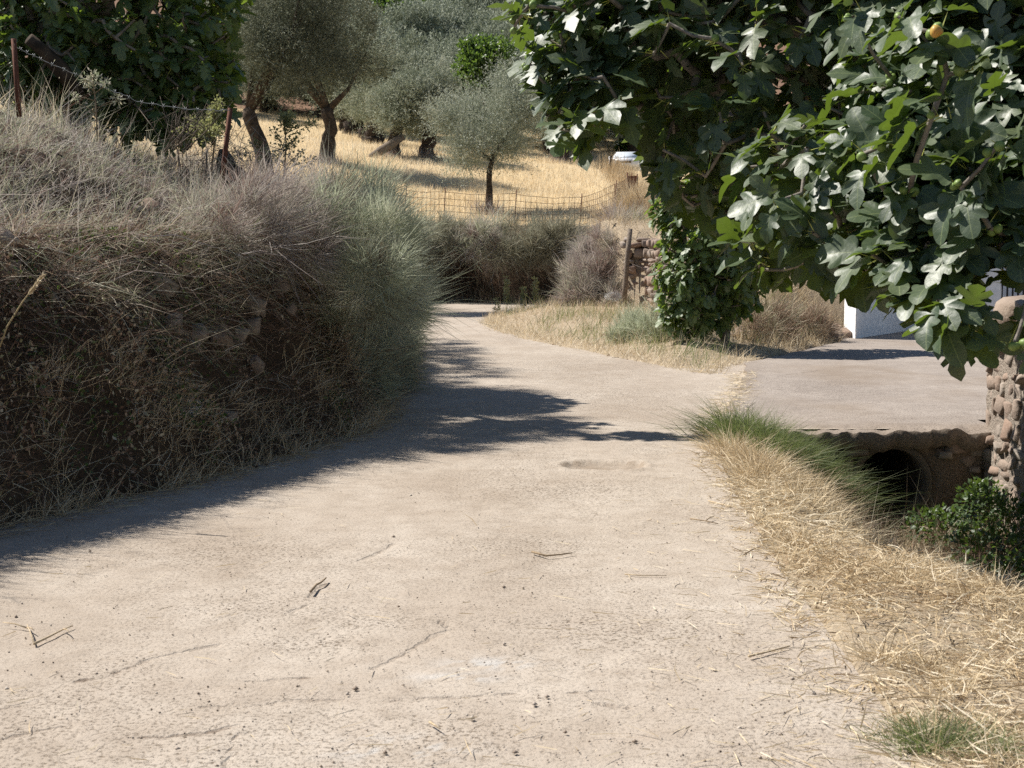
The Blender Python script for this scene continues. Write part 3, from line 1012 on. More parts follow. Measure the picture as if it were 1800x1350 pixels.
def fig_leaf_geo(var):
    r = np.random.default_rng(500 + var)
    if var % 3 == 2:      # three-lobed
        half = [(.12, -.05), (.28, -.04), (.37, .08), (.36, .18), (.27, .25), (.38, .33), (.47, .47), (.40, .57), (.19, .47), (.27, .64), (.22, .82)]
    else:
        half = [(.10, -.08), (.26, -.10), (.38, .01), (.35, .13), (.17, .18), (.36, .29), (.49, .44), (.42, .57), (.13, .43), (.24, .62), (.21, .82)]
    mid = [(0, 0), (0, .22), (0, .46), (0, .75), (0, 1.0)]
    v = [(x, y) for x, y in mid]
    for s in (1, -1):
        v += [(s * x * r.uniform(.9, 1.1), y + r.uniform(-.025, .025)) for x, y in half]
    v = np.array(v)
    A = 5
    tri = []
    for s, o in ((0, A), (1, A + 11)):
        a, b, c, d, s1, e, f, g, s2, h, i = range(o, o + 11)
        T = [(0, a, b), (0, b, c), (0, c, d), (0, d, s1), (0, s1, 1), (1, s1, e), (1, e, f), (1, f, g), (1, g, s2), (1, s2, 2), (2, s2, h), (2, h, 3), (3, h, i), (3, i, 4)]
        tri += T if s == 0 else [(p, r_, q) for p, q, r_ in T]
    ax = np.abs(v[:, 0])
    z = r.uniform(.05, .35) * ax - r.uniform(.05, .35) * v[:, 1] ** 2 + .05 * np.sin(v[:, 1] * 9 + var) * ax / .3 + r.uniform(-.5, .1) * ax ** 2
    return np.column_stack([v, z]), np.array(tri), np.column_stack([v, 0 * z])


FIGV = [fig_leaf_geo(i) for i in range(8)]


def fig_leaf_lod(var):
    r = np.random.default_rng(500 + var)
    half = [(.26, -.09), (.37, .08), (.18, .19), (.48, .45), (.14, .43), (.25, .69)]
    if var % 3 == 2: half = [(.28, -.04), (.37, .12), (.27, .25), (.46, .49), (.19, .47), (.26, .7)]
    v = [(0, 0), (0, .22), (0, .46), (0, 1.0)]
    for s in (1, -1):
        v += [(s * x * r.uniform(.9, 1.1), y + r.uniform(-.025, .025)) for x, y in half]
    v = np.array(v); tri = []
    for s, o in ((0, 4), (1, 10)):
        a, c, s1, f, s2, h = range(o, o + 6)
        T = [(0, a, c), (0, c, s1), (0, s1, 1), (1, s1, f), (1, f, s2), (1, s2, 2), (2, s2, h), (2, h, 3)]
        tri += T if s == 0 else [(p, r_, q) for p, q, r_ in T]
    ax = np.abs(v[:, 0])
    z = r.uniform(.05, .35) * ax - r.uniform(.05, .35) * v[:, 1] ** 2 + r.uniform(-.5, .1) * ax ** 2
    return np.column_stack([v, z]), np.array(tri), np.column_stack([v, 0 * z])


FIGL = [fig_leaf_lod(i) for i in range(8)]


def fig_leaf_meshes(mat, base):
    out = []
    for i, (v, t, uv) in enumerate(FIGV):
        me = mesh_np('leaf', v, t, None, {'tint': np.full(len(v), [.15, .4, .6, .3, .75, .5, .25, .9][i]), 'luv': uv})
        me.materials.append(mat)
        # rounder lobes: one smoothing subdivision, done once per shape
        to = bpy.data.objects.new('leaf_shape', me); COL.objects.link(to)
        md = to.modifiers.new('round', 'SUBSURF'); md.levels = 1; md.render_levels = 1
        dg = bpy.context.evaluated_depsgraph_get()
        m2 = bpy.data.meshes.new_from_object(to.evaluated_get(dg), depsgraph=dg)
        bpy.data.objects.remove(to); m2.name = 'leaf'
        out.append(m2)
    return out


def grow(trunk, tips, r=rng, sag=.12, rmin=.005, k=.0045):
    """branches: every tip joins the nearest branch already there"""
    nodes = [np.array(p, float) for p in trunk]
    par = [-1] + list(range(len(trunk) - 1))
    root = np.array(trunk[-1])
    order = np.argsort(np.linalg.norm(tips - root, axis=1))
    tipid = []
    for i in order:
        a = np.array(nodes)
        d = np.linalg.norm(a - tips[i], axis=1) + .25 * np.linalg.norm(a - root, axis=1)
        d[:max(1, len(trunk) - 2)] += 3
        j = int(np.argmin(d))
        p0 = nodes[j]; L = np.linalg.norm(tips[i] - p0)
        nseg = max(2, int(L / .3))
        last = j
        wob = r.normal(size=3) * .06 * L
        for s in range(1, nseg + 1):
            t_ = s / nseg
            q = p0 + (tips[i] - p0) * t_ + np.array([0, 0, -1]) * sag * L * math.sin(math.pi * t_) * .5 + wob * math.sin(math.pi * t_)
            nodes.append(q); par.append(last); last = len(nodes) - 1
        tipid.append(last)
    cnt = np.zeros(len(nodes))
    cnt[tipid] += 1
    for i in range(len(nodes) - 1, 0, -1):
        cnt[par[i]] += cnt[i]
    rad = rmin + k * np.sqrt(cnt)
    return np.array(nodes), np.array(par), rad


def branch_mesh(nodes, par, rad, sides=5, skip=0):
    """every segment a short tapered prism"""
    i = np.array([q for q in range(len(nodes)) if par[q] >= 0 and q >= skip])
    p0 = nodes[par[i]]; p1 = nodes[i]
    r0 = np.minimum(rad[par[i]], rad[i] * 1.5); r1 = rad[i]
    t = norm(p1 - p0)
    a = norm(np.cross(t, np.where(np.abs(t[:, 2:3]) < .9, [[0, 0, 1.0]], [[1.0, 0, 0]]))); b = np.cross(t, a)
    ang = np.linspace(0, 2 * np.pi, sides, endpoint=False)
    ring = np.cos(ang)[None, :, None] * a[:, None] + np.sin(ang)[None, :, None] * b[:, None]
    v = np.concatenate([p0[:, None] + ring * r0[:, None, None], (p1 + t * r1[:, None] * .4)[:, None] + ring * r1[:, None, None]], 1).reshape(-1, 3)
    o = (np.arange(len(i)) * 2 * sides)[:, None]
    j = np.arange(sides)[None]; k = (j + 1) % sides
    q = np.stack([o + j, o + k, o + sides + k, o + sides + j], -1).reshape(-1, 4)
    B = Bag(); B.add(v, None, q, tint=.5)
    return B


def fig_leaves(tips, outw, per, size, r, droop=(.25, .9), pet=.07):
    N_ = len(tips) * per
    tp = np.repeat(tips, per, 0); ow = np.repeat(outw, per, 0)
    rad = r.normal(size=(N_, 3)); rad -= ow * (rad * ow).sum(1, keepdims=True); rad = norm(rad)
    tp = tp - ow * r.uniform(0, .10, (N_, 1))
    pd = norm(ow * r.uniform(.1, .9, (N_, 1)) + rad + np.array([0, 0, .1]))
    plen = pet * r.uniform(.6, 1.4, (N_, 1))
    base = tp + pd * plen
    mid = norm(pd + np.array([0, 0, -1]) * r.uniform(*droop, (N_, 1)))
    nd = .45 * ow + np.array([-.12, -.16, .62]) + .55 * S + .42 * r.normal(size=(N_, 3))
    nz = norm(nd - mid * (nd * mid).sum(1, keepdims=True))
    sx = np.cross(mid, nz)
    sz = r.uniform(*size, N_)
    return dict(tip=tp, base=base, mid=mid, nz=nz, sx=sx, sz=sz, var=r.integers(0, len(FIGV), N_))


def split_visible(Lf, want, w_cell=9):
    """the leaves that show largest: nearest in their patch of the picture"""
    c = Lf['base'] + Lf['mid'] * Lf['sz'][:, None] * .5
    u, v, w = project(c)
    app = Lf['sz'] * F / w
    inn = (u > -30) & (u < 1830) & (v > -30) & (v < 1380)
    key = (u // w_cell).astype(int) * 4000 + (v // w_cell).astype(int)
    order = np.argsort(w)
    seen = {}
    front = np.zeros(len(w), bool)
    for i in order:
        if inn[i] and key[i] not in seen:
            seen[key[i]] = 1; front[i] = True
    score = app * front * (1.0 + .5 * (w < np.median(w)))
    sel = np.argsort(-score)[:want]
    m = np.zeros(len(w), bool); m[sel[score[sel] > 0]] = True
    return m


def fig_foliage(root, Lf, mat, want, tshift=0):
    single = split_visible(Lf, want)
    mats = fig_leaf_meshes(mat, 0)
    for i in np.where(single)[0]:
        o = bpy.data.objects.new('leaf', mats[Lf['var'][i]])
        COL.objects.link(o); o.parent = root
        o.matrix_parent_inverse = root.matrix_basis.inverted()
        basis_to(o, Lf['sx'][i], Lf['mid'][i], Lf['nz'][i], Lf['base'][i], Lf['sz'][i])
    B = Bag()
    far = Lf['base'][:, 1] > 8.6
    for k, (v, t, uv) in list(enumerate(FIGV)) + [(q + 8, g) for q, g in enumerate(FIGL)]:
        s = np.where((Lf['var'] == k % 8) & ~single & (far == (k > 7)))[0]
        if len(s) == 0: continue
        sz = Lf['sz'][s][:, None, None]
        V = Lf['base'][s][:, None] + sz * (v[None, :, :1] * Lf['sx'][s][:, None] + v[None, :, 1:2] * Lf['mid'][s][:, None] + v[None, :, 2:] * Lf['nz'][s][:, None])
        T = (np.arange(len(s)) * len(v))[:, None, None] + t[None]
        B.add(V.reshape(-1, 3), T.reshape(-1, 3), tint=np.repeat(rng.random(len(s)), len(v)), luv=np.tile(uv, (len(s), 1)))
    o = B.build('foliage', mat, root); o['kind'] = 'stuff'
    B = Bag()
    n_ = len(Lf['base'])
    d = Lf['base'] - Lf['tip']; L = np.linalg.norm(d, axis=1)
    ribbons(B, Lf['tip'], d, L, np.full(n_, .006), np.zeros((n_, 3)), np.full(n_, .5), taper=False)
    o = B.build('petioles', M['petiole'], root); o['kind'] = 'stuff'


def fruit_mesh(mat):
    ang = np.linspace(0, 2 * np.pi, 9, endpoint=False)
    prof = [(.0, .0), (.18, .05), (.35, .25), (.52, .55), (.50, .8), (.30, .97), (.0, 1.0)]
    v = [(0, 0, 0)]
    for r_, z in prof[1:-1]:
        v += [(math.cos(a) * r_, math.sin(a) * r_, z) for a in ang]
    v.append((0, 0, 1.0))
    t, q = [], []
    n = 9
    for j in range(n):
        k = (j + 1) % n
        t.append((0, 1 + k, 1 + j))
        for i in range(4):
            q.append((1 + i * n + j, 1 + i * n + k, 1 + i * n + n + k, 1 + i * n + n + j))
        t.append((len(v) - 1, 1 + 4 * n + j, 1 + 4 * n + k))
    me = mesh_np('fig', np.array(v, float), np.array(t), np.array(q)); me.materials.append(mat)
    return me


def ellip_tips(c, r, n, rg, shell=.55):
    d = norm(rg.normal(size=(n, 3)))
    rr = rg.uniform(shell ** 3, 1, (n, 1)) ** (1 / 3)
    return np.array(c) + d * rr * np.array(r), norm(d / np.array(r))


def thin_out(p, o, dmin):
    keep = []
    for i in range(len(p)):
        if all(np.dot(p[i] - p[j], p[i] - p[j]) > dmin * dmin for j in keep):
            keep.append(i)
    return p[keep], o[keep]


# ---------------------------------------------------------------- big fig tree overhanging from the right
rf = np.random.default_rng(11)
SIL = [(858, -400), (862, -30), (872, 20), (900, 70), (902, 130), (930, 160), (945, 225), (985, 262), (1030, 282), (1060, 240), (1105, 235), (1118, 300), (1140, 352), (1175, 370), (1215, 400),
       (1240, 455), (1300, 500), (1345, 512), (1400, 500), (1450, 522), (1500, 542), (1560, 548), (1615, 590), (1650, 665), (1700, 668), (1735, 600), (1760, 690), (1800, 705), (2600, 760), (2600, -400)]
vols = [((1.95, 9.7, 2.75), (1.95, 1.35, 1.75), 1250), ((.9, 9.6, 3.0), (.6, .5, .7), 90), ((2.25, 10.2, 4.3), (1.9, 1.8, 1.2), 420), ((2.2, 11.9, 3.2), (1.5, 1.0, 1.25), 330), ((2.3, 8.6, 4.1), (1.3, 1.2, .6), 170), ((2.0, 7.6, 1.75), (.95, .6, .75), 170), ((3.3, 8.3, 2.6), (1.4, 1.6, 1.6), 260)]  # flattest volume, above the view, is added to keep skylight off middle leaves
tp, ow = [], []
for c, r_, n_ in vols:
    p, o = ellip_tips(c, r_, n_, rf)
    tp.append(p); ow.append(o)
tp = np.concatenate(tp); ow = np.concatenate(ow)
u, v, w = project(tp)
ok = inside(u, v, SIL)
mg = dist_line(u, v, SIL)
ok &= (mg > .10 * F / w) | (v < -40)
GAP = [(1700, 380), (1762, 380), (1775, 470), (1830, 470), (1830, 570), (1700, 580)]
ok &= tp[:, 2] > .75
ok &= ~inside(u, v, GAP)
tp, ow = tp[ok], ow[ok]
tp, ow = thin_out(tp, ow, .155)
def lit_skin(poly, c, n, deep, dmin):
    """outer skin of the crown where it slopes down towards the light and the road"""
    xs = [q[0] for q in poly]; ys = [q[1] for q in poly]
    px = rf.uniform(min(xs), max(xs), n); py = rf.uniform(min(ys), max(ys), n)
    k_ = inside(px, py, poly); px, py = px[k_], py[k_]
    h_ = norm(S + np.array([0, -1, .05])); c0 = P(*c)
    pts = []
    for a_, b_ in zip(px, py):
        q1 = P(a_, b_, 5.0) - [0, 0, CAM_H]; dr_ = q1 / q1[1]
        t_ = ((c0 - [0, 0, CAM_H]) @ h_) / (dr_ @ h_)
        t_ = np.clip(t_, c[2] - 1.3, c[2] + 1.6) + rf.uniform(0, deep)
        pts.append(dr_ * t_ + [0, 0, CAM_H])
    pts = np.array(pts); o_ = np.tile(h_, (len(pts), 1)) + .3 * rf.normal(size=(len(pts), 3))
    return thin_out(pts, norm(o_), dmin)


SK1 = [(1430, -60), (1500, 60), (1545, 110), (1515, 240), (1500, 290), (1545, 370), (1570, 430), (1530, 445), (1490, 445), (1500, 480), (1590, 500), (1640, 570), (1700, 600), (1720, 560), (1735, 480), (1722, 400), (1762, 405), (1768, 495), (1810, 500), (1900, 560), (1900, -60)]
SK2 = [(880, -60), (895, 30), (920, 80), (920, 150), (950, 170), (965, 215), (1010, 240), (1060, 200), (1075, 120), (1100, 50), (1100, -60)]
a1, b1 = lit_skin(SK1, (1650, 300, 6.9), 900, .45, .115)
a2, b2 = lit_skin(SK2, (985, 120, 9.0), 260, .35, .13)
tp = np.vstack([tp, a1, a2]); ow = np.vstack([ow, b1, b2])
# hand-placed sprays that give the outline of the photograph
extra = [(905, 45, 9.0), (930, 110, 9.0), (985, 60, 9.0), (960, 150, 9.0), (975, 200, 9.1), (1010, 230, 9.2), (1060, 210, 9.3), (930, 10, 8.9), (1030, 120, 9.0), (1000, 20, 9.0), (1070, 60, 9.1),
         (1140, 280, 9.6), (1150, 330, 9.5), (1690, 555, 6.6), (1655, 505, 6.6), (1785, 600, 6.2), (1620, 450, 6.8), (1560, 430, 7.2), (1500, 450, 7.6), (1700, 440, 6.5), (1560, 250, 6.8), (1520, 270, 6.9),
         (1600, 330, 6.7), (1640, 200, 6.5), (1700, 120, 6.4), (1580, 30, 6.6), (1750, 260, 6.3), (1690, 330, 6.4), (1600, 400, 6.8), (1560, 340, 7.0), (1650, 60, 6.5), (1500, 30, 7.2), (1740, 400, 6.4)]
ep = np.array([P(*e) for e in extra])
eo = norm(np.tile(np.array([-.55, -.45, .1]), (len(ep), 1)) + .3 * rf.normal(size=(len(ep), 3)))
tp = np.vstack([tp, ep]); ow = np.vstack([ow, eo])
# twigs point outwards, a bit to the light
ow = norm(ow + np.array([0, 0, .25]) + .25 * rf.normal(size=ow.shape))
tr = np.array([(4.95, 10.6, -.3), (4.8, 10.4, .5), (4.45, 10.1, 1.3), (4.0, 9.8, 1.9)])
figt = empty('fig_tree', (4.95, 10.6, -.3), 'large fig tree with broad lobed leaves overhanging from the right', 'tree')
for goal in ((2.6, 9.7, 2.9), (3.2, 8.0, 2.4), (2.9, 10.2, 3.9)):
    pass
limbs = [np.array([(4.0, 9.8, 1.9), (3.3, 9.7, 2.5), (2.5, 9.6, 2.9), (1.6, 9.4, 3.1)]), np.array([(4.45, 10.1, 1.3), (4.0, 9.0, 2.0), (3.3, 8.0, 2.4), (2.7, 7.2, 2.5)]), np.array([(4.0, 9.8, 1.9), (3.4, 10.1, 3.0), (2.6, 10.2, 3.9)])]
nodes = [*tr]; par = [-1, 0, 1, 2]
allp = list(tr)
for lb in limbs:
    last = 3 if np.allclose(lb[0], tr[3]) else 2
    for a_, b_ in zip(lb[:-1], lb[1:]):
        for s in (.33, .67, 1.0):
            allp.append(a_ + (b_ - a_) * s); par.append(last); last = len(allp) - 1


def grow_from(allp, par, tips, r, sag=.1, rmin=.005, k=.0045, back=None):
    nodes = [np.array(p, float) for p in allp]; par = list(par)
    root = nodes[0]
    lo = 3
    order = np.argsort(np.linalg.norm(tips - nodes[3], axis=1))
    tipid = []
    for i in order:
        a = np.array(nodes)
        d = np.linalg.norm(a - tips[i], axis=1) + .3 * np.maximum(0, tips[i][0] * 0 + (a[:, 2] * 0))
        d[:lo] += 4
        # a branch leaves from behind the spray, never from in front of it
        if back is not None:
            d += .6 * np.maximum(0, ((a - tips[i]) * back[i]).sum(1))
        j = int(np.argmin(d))
        p0 = nodes[j]; L = np.linalg.norm(tips[i] - p0)
        nseg = max(2, int(L / .25)); last = j
        wob = r.normal(size=3) * .05 * L
        for s in range(1, nseg + 1):
            t_ = s / nseg
            nodes.append(p0 + (tips[i] - p0) * t_ + (np.array([0, 0, -sag * L * .6]) + wob) * math.sin(math.pi * t_)); par.append(last); last = len(nodes) - 1
        tipid.append(last)
    cnt = np.zeros(len(nodes)); cnt[tipid] += 1
    for i in range(len(nodes) - 1, 0, -1):
        cnt[par[i]] += cnt[i]
    return np.array(nodes), np.array(par), rmin + k * np.sqrt(cnt)


nodes, pr, rad = grow_from(allp, par, tp, rf, back=ow)
branch_mesh(nodes, pr, rad, 6, skip=4).build('branches', M['bark_fig'], figt)
tube(np.vstack([tr, (3.95, 9.77, 1.95)]), [.24, .19, .16, .13, .11], 12, lump=.18).build('trunk', M['bark_fig'], figt)
Lf = fig_leaves(tp, ow, 6, (.13, .235), rf, pet=.085)
u, v, w = project(Lf['base'] + Lf['mid'] * Lf['sz'][:, None])
um_, vm_, _ = project(Lf['base'] + Lf['mid'] * Lf['sz'][:, None] * .5)
GAP2 = [(1722, 405), (1758, 405), (1768, 500), (1808, 505), (1808, 560), (1740, 570)]
keep = ~inside(u, v, GAP2) & ~inside(um_, vm_, GAP2)
keep &= inside(u, v, [(x - 12 if x < 1000 else x, y + (12 if y > 100 else 0)) for x, y in SIL]) | (v < 0) | (u > 1810)
Lf = {k: a[keep] for k, a in Lf.items()}
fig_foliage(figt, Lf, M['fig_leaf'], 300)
fm, fr_ = fruit_mesh(M['fig_fruit']), fruit_mesh(M['fig_ripe'])
pick = rf.choice(len(tp), 70, replace=False)
near = [len(tp) - len(extra) + i for i in range(len(extra))]
for i in list(pick) + near:
    for q in range(rf.integers(1, 4)):
        o = bpy.data.objects.new('fig', fm)
        COL.objects.link(o); o.parent = figt; o.matrix_parent_inverse = figt.matrix_basis.inverted()
        z_ = norm(randdir(1, rf)[0] + ow[i] * .6); x_ = norm(np.cross(z_, [.3, .5, .8])); y_ = np.cross(z_, x_)
        basis_to(o, x_, y_, z_, tp[i] + z_ * .012, rf.uniform(.034, .05))
o = bpy.data.objects.new('fig', fr_); COL.objects.link(o); o.parent = figt; o.matrix_parent_inverse = figt.matrix_basis.inverted()
pz = P(1646, 55, 6.25)
basis_to(o, (0, .3, .95), (-.0, .95, -.3), (-1, 0, 0), pz + [.03, 0, 0], .055); tag(o, 'ripening orange fig')


def small_fig(name, label, base, vols_, n_leaf, size, seed, trunk_top, want, cat='tree', dmin=.15, lim=None, rad0=.06, mat='fig_leaf_far'):
    rg = np.random.default_rng(seed)
    t_, o_ = [], []
    for c, r_, n_ in vols_:
        p, o = ellip_tips(c, r_, n_, rg, .5); t_.append(p); o_.append(o)
    t_ = np.concatenate(t_); o_ = np.concatenate(o_)
    if lim is not None:
        u, v, w = project(t_)
        k_ = inside(u, v, lim); t_, o_ = t_[k_], o_[k_]
    t_, o_ = thin_out(t_, o_, dmin)
    o_ = norm(o_ + np.array([0, 0, .3]) + .3 * rg.normal(size=o_.shape))
    base = np.array(base, float); top = np.array(trunk_top, float)
    tr_ = [base, base + (top - base) * .35 + [.05, 0, 0], base + (top - base) * .7, top]
    root = empty(name, base, label, cat)
    nd, pr_, rd = grow_from(tr_, [-1, 0, 1, 2], t_, rg, back=o_, rmin=.006, k=rad0 / 14)
    branch_mesh(nd, pr_, rd, 5, skip=4).build('branches', M['bark_fig'], root)
    tube(np.array(tr_), [rad0 * 1.5, rad0 * 1.2, rad0 * 1.05, rad0], 10, lump=.15).build('trunk', M['bark_fig'], root)
    lf = fig_leaves(t_, o_, n_leaf, size, rg, pet=.06)
    fig_foliage(root, lf, M[mat], want)
    return root


# ---------------------------------------------------------------- young fig by the retaining wall, and the fig in the field on the left
c1 = P(1265, 415, 22.0)
yz = float(H(np.array([c1[0] + .2]), np.array([22.3]))[0])
small_fig('young_fig_tree', 'young fig tree with bright green leaves between the stone wall and driveway', (c1[0] + .15, 22.4, yz - .1),
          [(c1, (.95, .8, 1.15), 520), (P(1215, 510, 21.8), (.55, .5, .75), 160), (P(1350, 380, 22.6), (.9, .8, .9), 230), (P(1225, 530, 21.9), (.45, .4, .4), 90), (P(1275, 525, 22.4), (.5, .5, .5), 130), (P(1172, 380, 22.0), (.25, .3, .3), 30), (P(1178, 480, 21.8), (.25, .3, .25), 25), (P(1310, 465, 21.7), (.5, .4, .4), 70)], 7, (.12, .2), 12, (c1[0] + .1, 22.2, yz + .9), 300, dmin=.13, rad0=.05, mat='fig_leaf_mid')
c2 = P(175, 40, 16.4)
zb_ = float(H(np.array([-5.3]), np.array([17.2]))[0])
LIM2 = [(-900, 210), (0, 170), (60, 190), (150, 215), (210, 235), (300, 262), (360, 262), (395, 225), (412, 150), (415, 60), (440, -20), (700, -60), (760, -900), (-900, -900)]
small_fig('field_fig_tree', 'dark leafy fig tree behind the rusty fence on the left bank', (-5.3, 17.2, zb_ - .1),
          [(c2, (1.75, 1.5, 1.55), 1300), (P(330, 140, 15.9), (.6, .7, .7), 260), (P(0, 40, 16.5), (1.2, 1.2, 1.4), 260), ((-3.6, 14.5, 4.9), (.7, .35, .22), 60), ((-2.75, 13.75, 5.0), (.55, .22, .16), 40)],
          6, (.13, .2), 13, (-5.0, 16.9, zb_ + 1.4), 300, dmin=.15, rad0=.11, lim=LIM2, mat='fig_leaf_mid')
# sawn-off limb that shows in front of that crown
lg = tag(tube([P(140, 165, 15.2), P(105, 120, 15.0), P(75, 88, 14.9), P(50, 68, 14.8)], [.085, .08, .072, .068], 12, lump=.22).build('sawn_trunk', M['bark_olive']),
         'sawn-off brown trunk leaning out of the fig tree on the left', 'trunk')


# ---------------------------------------------------------------- olives
def olive_crown(seed, rx, ry, rz, nshoot, leaf, per=9, lobes=22, shoot=(.35, .7), spiky=.5, inner=.25):
    rg = np.random.default_rng(seed)
    ld = norm(rg.normal(size=(lobes, 3)) + [0, 0, .25])
    ld[:, 2] = np.where(ld[:, 2] < -.45, -.45, ld[:, 2])
    lc = ld * np.array([rx, ry, rz]) * rg.uniform(.45, .98, (lobes, 1))
    lr = rg.uniform(.18, .46, lobes) * (rx + ry + rz) / 3
    k = rg.integers(0, lobes, nshoot)
    dd = norm(rg.normal(size=(nshoot, 3)))
    rr = rg.uniform(.12, 1, (nshoot, 1)) ** .5
    b = lc[k] + dd * rr * lr[k][:, None]
    inn = rg.random(nshoot) < inner
    b = np.where(inn[:, None], norm(rg.normal(size=(nshoot, 3))) * rg.uniform(.2, .8, (nshoot, 1)) * np.array([rx, ry, rz]), b)
    b[:, 2] = np.where(b[:, 2] < -.62 * rz, -.62 * rz - .3 * (b[:, 2] + .62 * rz) * -1, b[:, 2])
    out = norm(norm(b / np.array([rx, ry, rz])) * .5 + dd * .5 + np.array([0, 0, spiky]) + .45 * rg.normal(size=(nshoot, 3)))
    L = rg.uniform(*shoot, nshoot)
    tone = np.clip(.45 + .25 * rg.normal(size=nshoot) + .15 * rg.normal(size=lobes)[k], 0, 1)
    B = Bag()
    s = rg.random((nshoot, per))
    base = (b[:, None] + out[:, None] * (L[:, None] * s)[..., None]).reshape(-1, 3)
    o2 = np.repeat(out, per, 0)
    side = rg.normal(size=(nshoot * per, 3)); side = norm(side - o2 * (side * o2).sum(1, keepdims=True))
    d = norm(o2 * .75 + side)
    sd = norm(np.cross(d, rg.normal(size=d.shape)))
    n_ = nshoot * per
    leaves4(B, base, d, sd, leaf[0] * rg.uniform(.7, 1.2, n_), leaf[1] * rg.uniform(.8, 1.2, n_), np.clip(np.repeat(tone, per) + .2 * rg.normal(size=n_), 0, 1))
    ribbons(B, b[::2], out[::2], L[::2], np.full(len(b[::2]), leaf[1] * .35), np.zeros((len(b[::2]), 3)), np.full(len(b[::2]), .1), rg)
    return B.mesh('crown'), lc


def olive_trunk(pts, rad, lc, cc, seed, nl=5, rl=.35):
    rg = np.random.default_rng(seed)
    B = tube(pts, rad, 14, lump=.32, seed=seed)
    top = np.array(pts[-1])
    for g in lc[rg.choice(len(lc), min(nl, len(lc)), replace=False)]:
        e = np.array(cc) + g * .9
        m_ = (top + e) / 2 + rg.normal(size=3) * .12 * np.linalg.norm(e - top)
        tube([top - (top - np.array(pts[-2])) * .3, m_, e], [rad[-1] * .75, rad[-1] * rl, rad[-1] * .12], 7, B, lump=.2, seed=seed)
    return B.mesh('trunk')


def field_olive(label, px, py, d, tr_px, crown_px, rx, rz, trad, seed, nshoot, leaf, mat, group=None, **kw):
    base = P(px, py, d)
    base[2] = H(base[:1], base[1:2])[0] - .15
    root = empty('olive_tree', base, label, 'tree', group)
    pts = [base] + [P(a, b, d) for a, b in tr_px]
    pts = np.array(pts)
    # finer, crooked
    tt = np.linspace(0, len(pts) - 1, 9)
    pp = np.stack([np.interp(tt, np.arange(len(pts)), pts[:, i]) for i in range(3)], 1)
    pp[1:-1] += np.random.default_rng(seed).normal(size=(7, 3)) * trad * .05
    rr = trad * np.interp(np.linspace(0, 1, 9), [0, .15, .5, 1], [1.55, 1.1, .9, .85])
    cc = P(*crown_px, d)
    me, lc = olive_crown(seed, rx, rx * .9, rz, nshoot, leaf, **kw)
    tm = olive_trunk(pp, rr, lc, cc, seed)
    obj('trunk', tm, M['bark_olive'], root)
    me.materials.append(M[mat])
    o = obj('crown', me, None, root); o.location = cc
    return root


FOG = 'olive trees standing in the dry field'
field_olive('dark olive with a slanting trunk beside the fig tree on the left', 466, 305, 38, [(462, 270), (448, 232), (436, 190)], (515, 70), 1.75, 2.15, .20, 31, 7000, (.085, .02), 'leaf_olive_dark', FOG, per=8, lobes=26)
field_olive('big dark olive whose thick trunk stands right of the slanting one', 577, 278, 60, [(576, 255), (582, 225), (575, 190)], (560, 75), 2.45, 3.0, .30, 32, 7000, (.11, .027), 'leaf_olive_dark', FOG, per=8, lobes=28)
field_olive('grey olive with broad dark trunk behind the leaning log', 655, 258, 78, [(654, 245), (655, 232), (658, 205)], (668, 165), 2.5, 2.4, .55, 33, 5000, (.13, .033), 'leaf_olive', FOG, per=9)
field_olive('olive with bushy trunk foot where the leaning log rests', 688, 283, 66, [(690, 268), (692, 248), (700, 215)], (705, 195), 1.7, 1.3, .33, 34, 3600, (.12, .03), 'leaf_olive', FOG, per=9)
field_olive('round grey olive right of the leaning log', 752, 279, 67, [(750, 265), (754, 248), (757, 225)], (755, 190), 1.9, 1.75, .34, 35, 5000, (.12, .03), 'leaf_olive', FOG, per=9)
field_olive('small feathery olive with thin trunk just behind the mesh fence', 860, 363, 51, [(861, 335), (860, 305), (866, 280)], (882, 232), 2.0, 1.85, .12, 141, 5600, (.10, .022), 'leaf_silver', FOG, per=9, lobes=10, spiky=.7, shoot=(.6, 1.25), inner=.12)
field_olive('olive with the stoutest trunk standing left of the white car', 985, 290, 72, [(985, 275), (987, 258), (990, 235)], (1000, 200), 2.2, 1.9, .48, 37, 4500, (.12, .03), 'leaf_olive', FOG, per=9)

# leaning log against the olive
tag(tube([P(648, 280, 64.5), P(668, 266, 64.7), P(690, 252, 65.0), P(708, 240, 65.2)], [.16, .20, .19, .16], 10, lump=.15).build('leaning_log', M['grey_wood']), 'pale dead log leaning against an olive trunk in the field', 'log')
# old stumps far back in the field
for px, py, d, hgt, lab in ((612, 250, 84, .9, 'broad dark stump at the far edge of the field'), (636, 252, 82, .6, 'small dark stump between the big olives')):
    b = P(px, py, d); b[2] = H(b[:1], b[1:2])[0] - .1
    tag(tube([b, b + [.05, 0, hgt * .5], b + [-.1, 0, hgt]], [.5 * hgt, .33 * hgt, .25 * hgt], 10, lump=.4).build('stump', M['bark_olive']), lab, 'stump')

